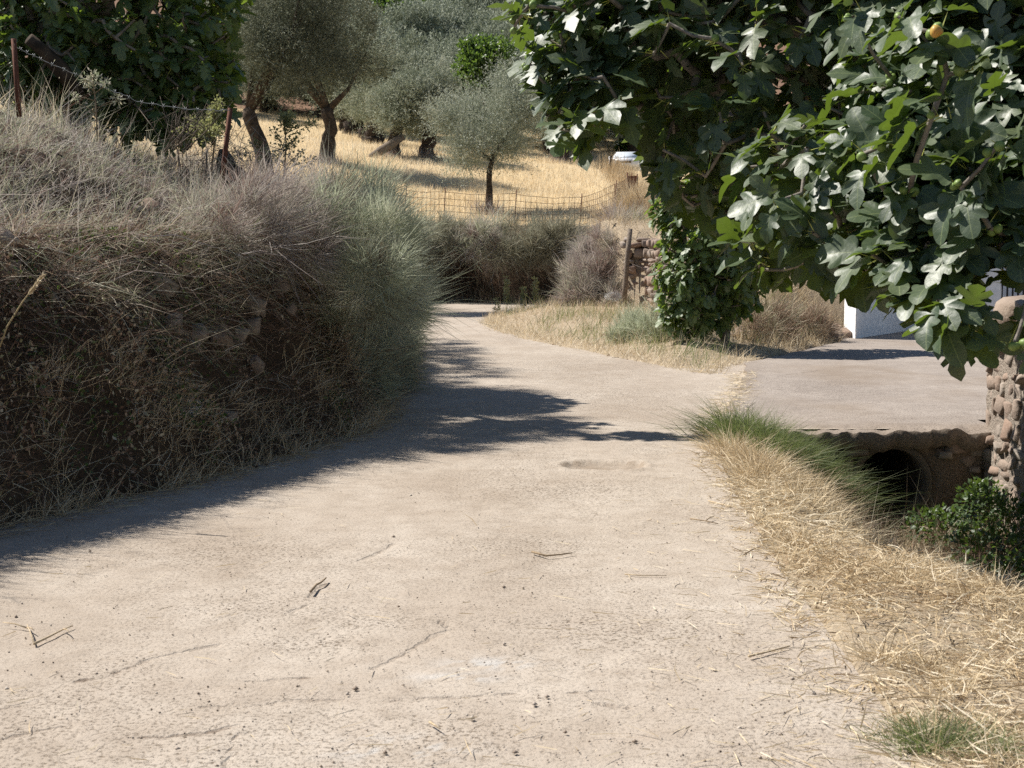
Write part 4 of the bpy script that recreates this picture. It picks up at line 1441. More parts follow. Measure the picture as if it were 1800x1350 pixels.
# grove on the hillside: three kinds of crown shared by all
PROTO = []
for i in range(4):
    me, lc = olive_crown(60 + i, 2.3, 2.2, (2.3, 2.6, 2.0, 2.9)[i], 2600, (.21, .058), per=9, lobes=22, spiky=.8, shoot=(.5, 1.0), inner=.3)
    me.materials.append(M['leaf_olive'])
    tm = olive_trunk(np.array([(0, 0, -2.9), (.1, 0, -2.2), (-.05, .1, -1.5), (.1, 0, -.9)]) - [0, 0, (0, .2, 0, .5)[i]], [.5, .36, .3, .25], lc, (0, 0, 0), 80 + i)
    tm.materials.append(M['bark_olive'])
    PROTO.append((me, tm))
me, lc = olive_crown(70, 2.2, 2.1, 2.2, 2000, (.26, .17), per=7, lobes=18, spiky=.4, shoot=(.4, .8), inner=.3)
me.materials.append(M['leaf_bright']); BRIGHT = (me, PROTO[0][1])
rh = np.random.default_rng(5)
spots = []
for d in np.arange(84, 190, 6.2):
    x0, x1 = -.27 * d, .20 * d
    for x in np.arange(x0, x1, 4.7):
        xx = x + rh.uniform(-1.5, 1.5); yy_ = d + rh.uniform(-2.2, 2.2)
        px_, py_, _ = project(np.array([xx, yy_, float(zfield(xx, yy_)) + 2]))
        if d < 90 and (px_ > 640 and px_ < 960 or px_ > 1040): continue
        if px_ < 350 or px_ > 1260 or py_ < -45: continue
        if rh.random() < .06: continue
        spots.append((xx, yy_))


def copy_tree(pair, name, loc, s, rz, label, group):
    root = empty(name, (0, 0, 0), label, 'tree', group)
    root.location = loc; root.rotation_euler = (0, 0, rz); root.scale = s
    for nm, me_ in (('crown', pair[0]), ('trunk', pair[1])):
        o = bpy.data.objects.new(nm, me_); COL.objects.link(o); o.parent = root
    return root


GV_ = 'olive trees of the grove on the hillside'
for (x, y) in spots:
    s = rh.uniform(.85, 1.3)
    z = float(zfield(x, y)) + 2.55 * s
    copy_tree(PROTO[rh.integers(4)], 'olive_tree', (x, y, z), (s * rh.uniform(.9, 1.1), s, s * rh.uniform(.9, 1.2)), rh.uniform(0, 6.28), ('grey-green olive in the lowest rows of the hillside grove, just above the field' if y < 104 else
               'grey-green olive in the middle rows of the crowded hillside grove' if y < 130 else 'olive tree in the highest rows of the hillside grove, near the top edge'), GV_)
for px, py, d, s, lab in ((848, 135, 84, .85, 'bright green round tree among the grey olives of the slope'), (770, 25, 128, 1.0, 'bright green tree near the top edge among the hillside olives'), (690, 45, 120, 1.0, 'deep green tree in the dark gap high on the hillside')):
    p = P(px, py, d)
    copy_tree(BRIGHT, 'broadleaf_tree', tuple(p), (s, s, s), .7, lab, None)
p = P(1110, 252, 92)
copy_tree(BRIGHT, 'bush', (p[0] + .5, p[1], p[2] - .4), (.8, .8, .6), 2.0, 'dull green bush right behind the white car', None)['category'] = 'bush'
# ================================================================ GRASS, HERBS AND SHRUBS
def scatter(n, x0, x1, y0, y1, test, r):
    out = []
    tot = 0
    while tot < n:
        x = r.uniform(x0, x1, n); y = r.uniform(y0, y1, n)
        k = test(x, y)
        out.append(np.stack([x[k], y[k]], 1)); tot += k.sum()
        if len(out) > 60: break
    return np.concatenate(out)[:n]


def gz0(x, y):
    return float(H(np.array([x]), np.array([y]))[0])


def on_land(p, dz=0.0):
    return np.column_stack([p, H(p[:, 0], p[:, 1]) + dz])


def grad_out(p):
    """horizontal direction from the bank towards the road"""
    e = .05
    g = np.stack([dL_(p[:, 0] + e, p[:, 1]) - dL_(p[:, 0] - e, p[:, 1]), dL_(p[:, 0], p[:, 1] + e) - dL_(p[:, 0], p[:, 1] - e), np.zeros(len(p))], 1)
    return -norm(g)


def stuff(B, name, m, label, cat, parent=None):
    o = B.build(name, m, parent)
    return tag(o, label, cat, kind='stuff')


rg = np.random.default_rng(21)
rt0 = np.random.default_rng(22)
# ---- sunlit dry herbs on top of the left bank
B = Bag()
def clump(p, s, lo=-.25, seed=0):
    return fbm(p[:, 0] * s, p[:, 1] * s, seed, 3) > lo
c = scatter(2300, -9.5, -1.2, 6.5, 24, lambda x, y: (dL_(x, y) > .6) & (dL_(x, y) < 4.6), rg)
nc = len(c)
hgt = np.exp(.45 * rg.normal(size=nc)) * (1 + .6 * fbm(c[:, 0] * 1.2, c[:, 1] * 1.2, 147, 2))
ton = np.clip(.45 + .55 * fbm(c[:, 0] * 1.1, c[:, 1] * 1.1, 145, 3) + .25 * rg.normal(size=nc), 0, 1)
spr = rg.uniform(.03, .10, nc)
tilt = np.array([.25, -.05]) + .28 * rg.normal(size=(nc, 2))
k = rg.integers(0, nc, 58000)
n = len(k)
off = rg.normal(size=(n, 2)) * spr[k][:, None]
p = c[k] + off
b = on_land(p, -.02)
d = np.column_stack([off / spr[k][:, None] * .38 + tilt[k], np.full(n, .9)]) + .22 * rg.normal(size=(n, 3)); d[:, 2] = np.abs(d[:, 2])
zone = np.clip(ton[k] + .16 * rg.normal(size=n), 0, 1)
L = rg.uniform(.05, .26, n) * hgt[k]
ribbons(B, b, d, L, rg.uniform(.003, .006, n), np.column_stack([.3 * rg.normal(size=(n, 2)) + off * 2, -.3 * rg.random(n)]), zone, rg)
# little leaves and seed heads on the taller plants
j = rg.choice(n, 14000, replace=False); j = j[hgt[k[j]] > .9]
tipp = b[j] + norm(d[j]) * L[j][:, None] * rg.uniform(.5, 1.0, (len(j), 1))
dd = randdir(len(j), rg)
leaves4(B, tipp, dd, norm(np.cross(dd, rg.normal(size=(len(j), 3)))), rg.uniform(.012, .035, len(j)), rg.uniform(.006, .014, len(j)), np.clip(zone[j] + .15 * rg.normal(size=len(j)), 0, 1))
k = rg.random(n) < .03
ribbons(B, b[k], np.array([.25, 0, 1.0]) + .3 * rg.normal(size=(k.sum(), 3)), rg.uniform(.3, .62, k.sum()), np.full(k.sum(), .0045), .25 * rg.normal(size=(k.sum(), 3)), np.clip(zone[k] + .2, 0, 1), rg)
# arching dead branches with side twigs that break the outline
def arching(B, p, lean, n_side, L, r):
    b_ = on_land(p, -.02); m = len(b_)
    d_ = norm(np.array(lean) + .5 * r.normal(size=(m, 3)) + [0, 0, .6]); l_ = r.uniform(*L, m)
    bend = np.column_stack([.3 * r.normal(size=(m, 2)) + .15, -.3 - .4 * r.random(m)])
    tn = r.random(m)
    ribbons(B, b_, d_, l_, r.uniform(.004, .009, m), bend, tn, r)
    for _ in range(n_side):
        f_ = r.uniform(.3, .95, (m, 1))
        c_ = b_ + d_ * l_[:, None] * f_ + bend * l_[:, None] * f_ ** 2
        ribbons(B, c_, d_ + .8 * r.normal(size=(m, 3)), r.uniform(.05, .2, m), np.full(m, .0035), .3 * r.normal(size=(m, 3)), np.clip(tn + .2 * r.normal(size=m), 0, 1), r)
p = scatter(1300, -7, -1.2, 6.5, 24, lambda x, y: (dL_(x, y) > .6) & (dL_(x, y) < 2.6), rg)
arching(B, p, (.5, -.2, .3), 9, (.3, .75), rg)
stuff(B, 'dry_herbs', M['bank_grass'], 'sunlit grey and straw dry herbs covering the top of the left bank', 'dry plants')

# ---- golden grass behind them
B = Bag()
p = scatter(9000, -11, -3, 14, 36, lambda x, y: (dL_(x, y) > 2.6), rg)
n = len(p)
ribbons(B, on_land(p, -.02), np.array([.1, 0, 1.0]) + .25 * rg.normal(size=(n, 3)), rg.uniform(.2, .45, n), rg.uniform(.006, .012, n), .25 * rg.normal(size=(n, 3)), rg.random(n), rg)
stuff(B, 'tall_grass', M['field_grass'], 'golden dry grass behind the left bank around the fig tree', 'dry grass')

# ---- shaded tangle on the bank face
B = Bag()
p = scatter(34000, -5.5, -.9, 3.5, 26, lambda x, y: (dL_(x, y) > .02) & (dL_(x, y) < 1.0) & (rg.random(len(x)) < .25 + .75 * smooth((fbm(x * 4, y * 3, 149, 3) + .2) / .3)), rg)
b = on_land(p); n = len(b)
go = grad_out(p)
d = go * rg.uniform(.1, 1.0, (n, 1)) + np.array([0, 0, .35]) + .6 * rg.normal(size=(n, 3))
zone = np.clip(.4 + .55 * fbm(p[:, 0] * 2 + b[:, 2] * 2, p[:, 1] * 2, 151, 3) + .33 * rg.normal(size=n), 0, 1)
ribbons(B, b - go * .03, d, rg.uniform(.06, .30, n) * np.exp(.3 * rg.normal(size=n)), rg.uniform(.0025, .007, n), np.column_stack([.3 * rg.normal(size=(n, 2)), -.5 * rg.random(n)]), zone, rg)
p = scatter(900, -5.5, -.9, 5, 24, lambda x, y: (dL_(x, y) > .3) & (dL_(x, y) < .95), rg)
arching(B, p, (.7, -.5, 0), 7, (.25, .6), rg)
# hanging stems from the crest
p = scatter(9000, -5.5, -.9, 5, 22, lambda x, y: (dL_(x, y) > .55) & (dL_(x, y) < 1.1), rg)
b = on_land(p); n = len(b); go = grad_out(p)
ribbons(B, b, go + np.array([0, 0, .25]) + .4 * rg.normal(size=(n, 3)), rg.uniform(.25, .6, n), np.full(n, .005), np.column_stack([go[:, :2] * .1, -.9 * rg.random(n)]), rg.random(n), rg)
# dead leaves and a few live ones
p = scatter(21000, -5.5, -.9, 4, 24, lambda x, y: (dL_(x, y) > .05) & (dL_(x, y) < 1.05) & (fbm(x * 3.5, y * 3.5, 153, 3) > -.05), rg)
b = on_land(p); n = len(b); go = grad_out(p)
d = norm(rg.normal(size=(n, 3))); sd = norm(np.cross(d, go + .3 * rg.normal(size=(n, 3))))
leaves4(B, b + go * rg.uniform(.03, .2, (n, 1)), d, sd, rg.uniform(.015, .05, n), rg.uniform(.012, .03, n), np.clip(rg.random(n) ** 1.5, 0, 1))
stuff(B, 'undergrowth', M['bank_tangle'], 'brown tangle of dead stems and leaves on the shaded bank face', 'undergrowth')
B = Bag()
p = scatter(6500, -5.5, -.9, 4, 22, lambda x, y: (dL_(x, y) > .05) & (dL_(x, y) < 1.05) & (fbm(x * 2.5, y * 2.5, 157, 3) > .12), rg)
b = on_land(p); n = len(b); go = grad_out(p)
d = norm(rg.normal(size=(n, 3)) + [0, 0, .4]); sd = norm(np.cross(d, go + .3 * rg.normal(size=(n, 3))))
leaves4(B, b + go * rg.uniform(.04, .2, (n, 1)), d, sd, rg.uniform(.02, .045, n), rg.uniform(.014, .03, n), rg.random(n))
stuff(B, 'ground_ivy', M['leaf_small'], 'scattered small green leaves creeping over the shaded bank face', 'creeper')

# ---- dry grass along the foot of the left bank
B = Bag()
p = scatter(19000, -5.5, -.7, 3.5, 30, lambda x, y: (np.abs(dL_(x, y) - .10) < .24 + .1 * fbm(x * 2, y * 2, 161, 2)) & (rg.random(len(x)) < .25 + .75 * (fbm(x * 3, y * 3, 163, 2) > 0)), rg)
b = on_land(p); b[:, 2] = np.maximum(b[:, 2], 0); n = len(b); go = grad_out(p)
ribbons(B, b, go * .35 + np.array([0, 0, .9]) + .5 * rg.normal(size=(n, 3)), rg.uniform(.06, .36, n), rg.uniform(.003, .006, n), np.column_stack([.3 * rg.normal(size=(n, 2)), -.5 * rg.random(n)]), np.clip(.8 * rg.random(n) + .1, 0, 1), rg)
p = scatter(5000, -5.5, -.7, 3.5, 30, lambda x, y: (dL_(x, y) > -.28) & (dL_(x, y) < .1), rg)
b = on_land(p); b[:, 2] = .012; n = len(b)
ribbons(B, b, np.column_stack([rg.normal(size=(n, 2)), .05 * np.abs(rg.normal(size=n))]), rg.uniform(.05, .2, n), np.full(n, .004), np.zeros((n, 3)), .6 * rg.random(n), rg)
stuff(B, 'roadside_grass', M['straw'], 'withered straw tufts along the foot of the shaded left bank', 'dry grass')


# ---- shrubs made of fine shoots
def shrub(B, lobes, n, L, W, r, lean=(.25, 0, .5), tone=.5, spread=.5, curl=.2, fill=.45):
    lobes = [(np.array(q[0], float), np.array(q[1], float)) for q in lobes]
    # every lobe carries tufts: shoots spray from tuft centres on its skin
    tc, ax, tr_ = [], [], []
    for c_, r_ in lobes:
        m = 26
        u_ = norm(r.normal(size=(m, 3)) + [0, 0, .15])
        tc.append(c_ + u_ * r_ * r.uniform(.55, 1.02, (m, 1))); ax.append(norm(u_ / r_)); tr_.append(np.full(m, r_.mean() * r.uniform(.22, .42)))
    tc = np.concatenate(tc); ax = np.concatenate(ax); tr_ = np.concatenate(tr_)
    tt_ = np.clip(tone + .22 * r.normal(size=len(tc)), 0, 1); tl_ = np.exp(.3 * r.normal(size=len(tc)))
    vol = np.repeat([q[1][0] * q[1][1] + q[1][1] * q[1][2] + q[1][0] * q[1][2] for q in lobes], 26)
    k = r.choice(len(tc), n, p=vol / vol.sum())
    dd = norm(r.normal(size=(n, 3)))
    b = tc[k] + dd * tr_[k][:, None] * r.uniform(.1, 1, (n, 1))
    d = norm(dd * .7 + ax[k] * .6 + np.array(lean) * .8 + spread * .5 * r.normal(size=(n, 3)))
    t_ = np.clip(tt_[k] + .15 * r.normal(size=n), 0, 1)
    ribbons(B, b, d, r.uniform(*L, n) * tl_[k] * np.exp(.25 * r.normal(size=n)), r.uniform(*W, n) * np.exp(.25 * r.normal(size=n)), curl * r.normal(size=(n, 3)) + np.array([.05, 0, -.05]), t_, r)


br = empty('broom_shrub', G(655, 742), 'grey-green fine-stemmed shrub bulging over the road edge', 'shrub')
B = Bag()
shrub(B, [(P(585, 400, 13.0), (.38, .6, .40)), (P(640, 400, 14.4), (.45, .7, .48)), (P(672, 455, 12.95), (.40, .8, .58)), (P(655, 540, 14.9), (.40, .7, .5)), (P(692, 520, 16.4), (.36, .8, .55)), (P(668, 405, 16.6), (.42, .8, .40)),
         (P(600, 500, 13.3), (.3, .5, .5))], 30000, (.09, .24), (.003, .006), rg, tone=.5, lean=(.3, -.1, .55), spread=.65)
B.build('shoots', M['broom'], br)
B = Bag()
shrub(B, [(P(620, 640, 13.8), (.34, .6, .36)), (P(675, 640, 16.0), (.34, .8, .45)), (P(650, 690, 13.9), (.25, .5, .22)), (P(700, 590, 17.6), (.3, .7, .4))], 11000, (.08, .22), (.003, .006), rg, tone=.3, lean=(.25, -.1, .3), spread=.65)
B.build('lower_shoots', M['broom'], br)
tube([P(640, 700, 14.4), P(642, 600, 14.4), P(645, 480, 14.5)], [.03, .022, .012], 6).build('stem', M['twig'], br)

hb = empty('hedge_shrub', (-1.9, 21, .2), 'darker far end of the roadside shrub where the road bends away', 'shrub')
B = Bag()
shrub(B, [((-1.7, 19.2, 1.35), (.4, 1.0, .5)), ((-1.95, 21.2, 1.3), (.45, 1.1, .5)), ((-2.2, 23.4, 1.35), (.5, 1.2, .6)), ((-1.65, 20.0, .8), (.33, 1.3, .5)), ((-1.9, 22.8, .8), (.33, 1.4, .5)), ((-2.4, 25.3, 1.3), (.45, 1.0, .7))], 20000, (.12, .30), (.004, .008), rg, tone=.45, lean=(.3, -.1, .5), spread=.65)
B.build('shoots', M['broom'], hb)
tube([(-1.9, 21, .2), (-1.85, 21, 1.0), (-1.9, 21.1, 1.6)], [.03, .02, .01], 6).build('stem', M['twig'], hb)
mv = empty('dry_shrub', P(470, 420, 12.2), 'dry mauve-grey twiggy shrub on the bank crest left of the green shrub', 'shrub')
B = Bag()
shrub(B, [(P(470, 385, 12.4), (.45, .7, .32)), (P(520, 420, 12.6), (.36, .6, .36)), (P(400, 400, 11.9), (.40, .6, .28)), (P(545, 365, 13.4), (.4, .7, .3))], 13000, (.09, .26), (.003, .006), rg, tone=.4, lean=(.35, -.1, .35), spread=.7)
B.build('shoots', M['mauve'], mv)
tube([P(470, 470, 12.3), P(468, 430, 12.3), P(472, 390, 12.4)], [.02, .015, .008], 6).build('stem', M['twig'], mv)

# ---- far bank at the bend
B = Bag()
p = scatter(19000, -5, 14, 36, 47, lambda x, y: (dL_(x, y) > .0) & (dL_(x, y) < 1.3) & (y > 33), rg)
b = on_land(p); n = len(b); go = grad_out(p)
d = go * rg.uniform(.1, .9, (n, 1)) + np.array([0, 0, .6]) + .45 * rg.normal(size=(n, 3))
ribbons(B, b, d, rg.uniform(.15, .5, n), rg.uniform(.008, .014, n), .2 * rg.normal(size=(n, 3)), np.clip(.3 + .3 * rg.normal(size=n), 0, 1), rg)
p = scatter(3500, -5, 9, 36, 46, lambda x, y: (np.abs(dL_(x, y) + .02) < .22) & (y > 33), rg)
b = on_land(p); b[:, 2] = np.maximum(b[:, 2], 0); n = len(b)
ribbons(B, b, np.array([0, -.1, .9]) + .4 * rg.normal(size=(n, 3)), rg.uniform(.1, .4, n), np.full(n, .01), .3 * rg.normal(size=(n, 3)), rg.uniform(.55, 1, n), rg)
stuff(B, 'bank_scrub', M['bank_tangle'], 'dark scrub on the shaded face of the bank across the bend', 'scrub')
FS = 'low shrubs along the crest of the far bank'
for i, (px, py, d, r_, lab, mk) in enumerate(((765, 405, 43.9, (1.0, .8, .42), 'low grey shrub on the far bank left end under the mesh fence', 'far_shrub'), (850, 420, 43.4, (.9, .8, .42), 'low brown-grey shrub on the far bank below the small olive', 'bank_grass'),
                                          (925, 425, 43.0, (.75, .7, .55), 'grey-green domed shrub on the far bank beside the purple roadside shrub', 'far_shrub'), (985, 418, 42.7, (.75, .7, .42), 'pale shrub on the far bank under the last fence post', 'far_shrub'))):
    root = empty('low_shrub', P(px, py + 20, d), lab, 'shrub', FS)
    B = Bag(); shrub(B, [(P(px, py, d), r_), (P(px - 30, py + 18, d - .1), (r_[0] * .7, r_[1] * .7, r_[2] * .8)), (P(px + 28, py + 22, d - .2), (r_[0] * .7, r_[1] * .7, r_[2] * .8))], 5200, (.2, .5), (.009, .014), rg, tone=.5, lean=(.2, -.1, .6))
    B.build('shoots', M[mk], root)
    tube([P(px, py + 30, d), P(px, py + 10, d)], [.03, .015], 6).build('stem', M['twig'], root)

rs = empty('purple_shrub', G(1050, 560), 'rounded purple-grey dry shrub beside the wooden post', 'shrub')
B = Bag()
shrub(B, [(P(1062, 440, 34.2), (.66, .6, .62)), (P(1045, 485, 33.8), (.70, .6, .62)), (P(1085, 470, 33.6), (.42, .4, .8)), (P(1028, 520, 33.5), (.55, .5, .38)), (P(1075, 525, 33.0), (.45, .4, .32)), (P(1100, 405, 34.5), (.5, .5, .35))], 19000, (.15, .4), (.006, .010), rg, tone=.45, lean=(.15, -.05, .6))
B.build('shoots', M['mauve'], rs)
tube([G(1055, 552), P(1056, 490, 33.8)], [.04, .02], 6).build('stem', M['twig'], rs)
ub = empty('straw_shrub', P(1135, 400, 37.5), 'pinkish straw-coloured brush on the terrace above the purple shrub', 'shrub')
B = Bag()
shrub(B, [(P(1135, 370, 37.5), (.8, .8, .55)), (P(1170, 400, 36.5), (.6, .8, .5)), (P(1100, 395, 37.6), (.6, .6, .35)), (P(1150, 420, 35.5), (.5, .6, .35))], 11000, (.25, .6), (.006, .011), rg, tone=.4, lean=(.25, 0, .8))
B.build('shoots', M['straw'], ub)
tube([P(1135, 420, 37.5), P(1135, 380, 37.5)], [.03, .015], 6).build('stem', M['twig'], ub)

for px, py, d, r_, lab, nm in ((1345, 575, 23.6, (.5, .5, .42), 'brown dead brush on the dry bank right of the young fig', 'dead_brush'), (1420, 572, 24.7, (.45, .45, .30), 'tan brush heap beside the end of the white wall', 'dead_brush'), (1180, 585, 22.6, (.55, .45, .28), 'grey-green weed mound left of the young fig', 'weed_mound'), (1110, 590, 23.2, (.30, .3, .22), 'small dark green weed clump in the verge straw', 'weed_clump')):
    c_ = P(px, py, d); c_[2] = gz0(c_[0], d) + r_[2] * .55
    root = empty(nm, (c_[0], d, c_[2] - r_[2] * .55), lab, 'weeds' if 'weed' in nm else 'brush')
    B = Bag(); shrub(B, [(c_, r_), (c_ + [r_[0] * .5, .1, -.08], (r_[0] * .6, r_[1] * .6, r_[2] * .6)), (c_ + [-r_[0] * .6, -.1, -.1], (r_[0] * .6, r_[1] * .6, r_[2] * .6))], 4200, (.08, .26), (.004, .008), rg, tone=.45, lean=(.15, -.1, .5), spread=.8)
    B.build('shoots', M['bank_tangle' if 'dead' in nm else 'broom'], root)
# ---- field grass
B = Bag()
p = scatter(115000, -24, 18, 44.5, 100, lambda x, y: (dL_(x, y) > .9) & (x > -.30 * y) & (x < .14 * y) & (rg.random(len(x)) < (60 / y) ** 2 * .9), rg)
b = on_land(p, -.03); n = len(b)
tn = np.clip(.5 + .55 * fbm(p[:, 0] * .25, p[:, 1] * .18, 171, 4) + .22 * rg.normal(size=n), 0, 1)
blades(B, b, np.array([.1, 0, 1.0]) + .22 * rg.normal(size=(n, 3)), rg.uniform(.14, .36, n) * (1 + .4 * fbm(p[:, 0] * .5, p[:, 1] * .5, 173, 3)), rg.uniform(.012, .028, n), tn, rg)
stuff(B, 'field_grass', M['field_grass'], 'pale golden dry grass filling the fenced olive field', 'dry grass')
# weeds round the trunk feet
B = Bag()
for px, py, d in ((860, 358, 50.6), (688, 280, 65.5), (752, 277, 66.5), (577, 276, 59.5), (985, 290, 71.5)):
    c = P(px, py, d); n = 260
    q = np.column_stack([c[0] + .35 * rg.normal(size=n), c[1] + .3 * rg.normal(size=n)])
    ribbons(B, on_land(q), np.array([0, 0, 1.0]) + .5 * rg.normal(size=(n, 3)), rg.uniform(.2, .7, n), np.full(n, .014), .2 * rg.normal(size=(n, 3)), .5 * rg.random(n), rg)
stuff(B, 'trunk_weeds', M['bank_grass'], 'dark suckers and weeds round the feet of the field olives', 'weeds')

# ---- verge inside the bend
def verge_grass(n, test, L, W, tone, B, lie=.3):
    p = scatter(n, -1.5, 8.5, 17.5, 38, lambda x, y: (dV_(x, y) > .0) & test(x, y), rg)
    b = on_land(p, -.01); m = len(b)
    if m == 0: return
    ribbons(B, b, np.array([.12, -.1, .9]) + lie * rg.normal(size=(m, 3)), rg.uniform(*L, m), rg.uniform(*W, m), .3 * rg.normal(size=(m, 3)) + np.array([0, 0, -.15]), np.clip(tone + .25 * rg.normal(size=m), 0, 1), rg)
B = Bag()
verge_grass(12000, lambda x, y: dV_(x, y) < 3.2, (.10, .38), (.004, .008), .62, B, .4)
verge_grass(9000, lambda x, y: dV_(x, y) < .45, (.06, .2), (.004, .008), .8, B, .9)
verge_grass(7000, lambda x, y: (dT_(x, y) > -.6) & (x > 2.8) & (x < 7) & (y < 28), (.12, .4), (.004, .008), .4, B, .5)
verge_grass(6000, lambda x, y: (dT_(x, y) > -.2) & (y > 26), (.2, .5), (.006, .01), .45, B, .4)
stuff(B, 'verge_grass', M['straw'], 'pale straw grass on the verge inside the bend', 'dry grass')
B = Bag()
verge_grass(4500, lambda x, y: (dV_(x, y) > .4) & (fbm(x * .9, y * .6, 181, 3) > .0) & (dV_(x, y) < 3), (.15, .5), (.004, .008), .55, B)
stuff(B, 'verge_weeds', M['grass_green'], 'greenish weeds growing through the straw on the verge inside the bend', 'weeds')

# ---- near right verge: cut straw, standing tufts, green grass at the culvert
def near_pts(n, lo, hi, y0, y1, extra=None):
    def t(x, y):
        d2 = x - xr_(y)
        k = (d2 > lo) & (d2 < hi)
        if extra is not None: k &= extra(x, y, d2)
        return k
    return scatter(n, 0.9, 4.4, y0, y1, t, rg)
B = Bag()
p = near_pts(50000, -.10, 2.6, 3.2, 12.6, lambda x, y, d: (rg.random(len(x)) < np.interp(d * np.interp(y, [7, 8.9], [.6, 1]), [-.1, .05, .25, 1.15, 1.6], [.05, .35, 1, 1, .12]) * (.25 + .75 * smooth((fbm(x * 3.2, y * 2.4, 195, 3) + .3) / .45))))
b = on_land(p, .004); b[:, 2] = np.maximum(b[:, 2], np.where(p[:, 0] - xr_(p[:, 1]) < .1, .008, -9)); n = len(b)
flat = np.column_stack([rg.normal(size=(n, 2)), np.abs(.22 * rg.normal(size=n)) + .02])
b[:, 2] += rg.uniform(0, .05, n) * smooth((p[:, 0] - xr_(p[:, 1])) / .4)
ribbons(B, b, flat, rg.uniform(.025, .13, n) * np.exp(.3 * rg.normal(size=n)), rg.uniform(.002, .006, n), np.column_stack([.25 * rg.normal(size=(n, 2)), -.12 * rg.random(n)]), np.clip(.6 + .33 * rg.normal(size=n) + .3 * fbm(p[:, 0] * 2, p[:, 1] * 2, 191, 2), 0, 1), rg, taper=False)
stuff(B, 'cut_straw', M['straw'], 'flattened cut straw covering the right road verge', 'straw')
B = Bag()
c = near_pts(300, .15, 2.0, 4, 12.0)
c = c[fbm(c[:, 0] * 1.3, c[:, 1] * 1.3, 193, 2) > -.1]
k = rg.integers(0, len(c), 6500)
p = c[k] + .06 * rg.normal(size=(6500, 2)); b = on_land(p); n = len(b)
d = np.column_stack([(p - c[k]) * 7, np.full(n, .9)]) + .25 * rg.normal(size=(n, 3))
ribbons(B, b, d, rg.uniform(.04, .17, n) * (.5 + 1.1 * rg.random(len(c))[k]), rg.uniform(.0025, .0045, n), np.column_stack([(p - c[k]) * 4 + .15 * rg.normal(size=(n, 2)), -.35 * rg.random(n)]), np.clip(.5 + .25 * rg.normal(size=n), 0, 1), rg)
stuff(B, 'straw_tufts', M['straw'], 'standing tufts of dry grass on the right road verge', 'dry grass')
B = Bag()
def tufts(B, centres, per, spread, L, W, tone):
    for cx, cyy in centres:
        q = np.array([cx, cyy]) + spread * rg.normal(size=(per, 2)); m = per
        q[:, 1] = np.minimum(q[:, 1], 12.68)
        d = np.column_stack([(q - [cx, cyy]) / spread * .35, np.full(m, .9)]) + .3 * rg.normal(size=(m, 3))
        ribbons(B, on_land(q), d, rg.uniform(*L, m), rg.uniform(*W, m), np.column_stack([(q - [cx, cyy]) / spread * .3 + .2 * rg.normal(size=(m, 2)), -.45 * rg.random(m)]), np.clip(tone + .2 * rg.normal(size=m), 0, 1), rg)
tufts(B, [(x, 12.5 - .6 * rt0.random()) for x in np.linspace(1.9, 2.85, 18)], 260, .13, (.12, .42), (.003, .005), .48)
tufts(B, [(2.1, 12.0), (2.3, 11.8), (2.4, 12.1), (2.55, 12.3), (2.0, 11.6), (2.6, 12.0)], 260, .15, (.10, .30), (.003, .005), .55)
stuff(B, 'green_grass', M['grass_green'], 'lush green grass spilling round the culvert mouth', 'grass')
B = Bag()
g_ = G(1650, 1320)
tufts(B, [(g_[0] + dx, g_[1] + dy) for dx, dy in ((0, 0), (.08, .05), (-.09, .02), (.15, -.03), (-.02, .09))], 170, .05, (.05, .16), (.0025, .004), .5)
stuff(B, 'grass_tuft', M['grass_green'], 'small green grass tuft in the straw at the bottom right corner', 'grass')
B = Bag()
tufts(B, [(1.75, 11.3), (1.95, 11.0), (1.9, 10.6), (1.75, 10.2), (2.1, 10.4), (2.2, 9.9), (1.95, 9.5), (2.3, 10.9)], 260, .10, (.12, .30), (.003, .005), .55)
stuff(B, 'golden_tufts', M['straw'], 'upright golden grass tufts in front of the green culvert grass', 'dry grass')

B = Bag()
p = near_pts(7000, 1.0, 2.75, 8.6, 12.6)
b = on_land(p, -.01); n = len(b)
ribbons(B, b, np.array([0, 0, .8]) + .6 * rg.normal(size=(n, 3)), rg.uniform(.05, .28, n), rg.uniform(.003, .006, n), .35 * rg.normal(size=(n, 3)), rg.random(n), rg)
stuff(B, 'ditch_weeds', M['bank_tangle'], 'brown dead weeds in the shaded ditch below the verge', 'weeds')
# ---- bramble in the ditch
bb = empty('bramble', (3.6, 11.3, -.75), 'dark green bramble filling the shaded ditch below the stone wall', 'bramble')
B = Bag(); n = 3600
cs = [((3.55, 11.7, -.72), (.28, .35, .2)), ((3.95, 11.3, -.6), (.32, .6, .28)), ((3.7, 10.6, -.7), (.4, .6, .2)), ((4.05, 12.1, -.6), (.22, .4, .26)), ((3.6, 9.7, -.72), (.45, .6, .2)), ((3.3, 9.1, -.75), (.4, .5, .18))]
k = rg.integers(0, len(cs), n)
dd = norm(rg.normal(size=(n, 3)) + [0, 0, .3])
b = np.array([q[0] for q in cs])[k] + dd * np.array([q[1] for q in cs])[k] * rg.uniform(.5, 1, (n, 1))
d = norm(dd + .6 * rg.normal(size=(n, 3)) + [0, -.3, 0]); sd = norm(np.cross(d, np.array([-.3, -.2, .9]) + .4 * rg.normal(size=(n, 3))))
leaves4(B, b, d, sd, rg.uniform(.03, .065, n), rg.uniform(.022, .045, n), rg.random(n))
o = B.build('foliage', M['leaf_small'], bb); o['kind'] = 'stuff'
B = Bag(); n = 90
p0 = np.array([3.6, 11, -.85]) + rg.normal(size=(n, 3)) * [.2, .7, .03]
ribbons(B, p0, rg.normal(size=(n, 3)) * .5 + [0, 0, .8], rg.uniform(.3, .6, n), np.full(n, .007), .3 * rg.normal(size=(n, 3)), rg.random(n), rg)
B.build('stems', M['bank_tangle'], bb)['kind'] = 'stuff'

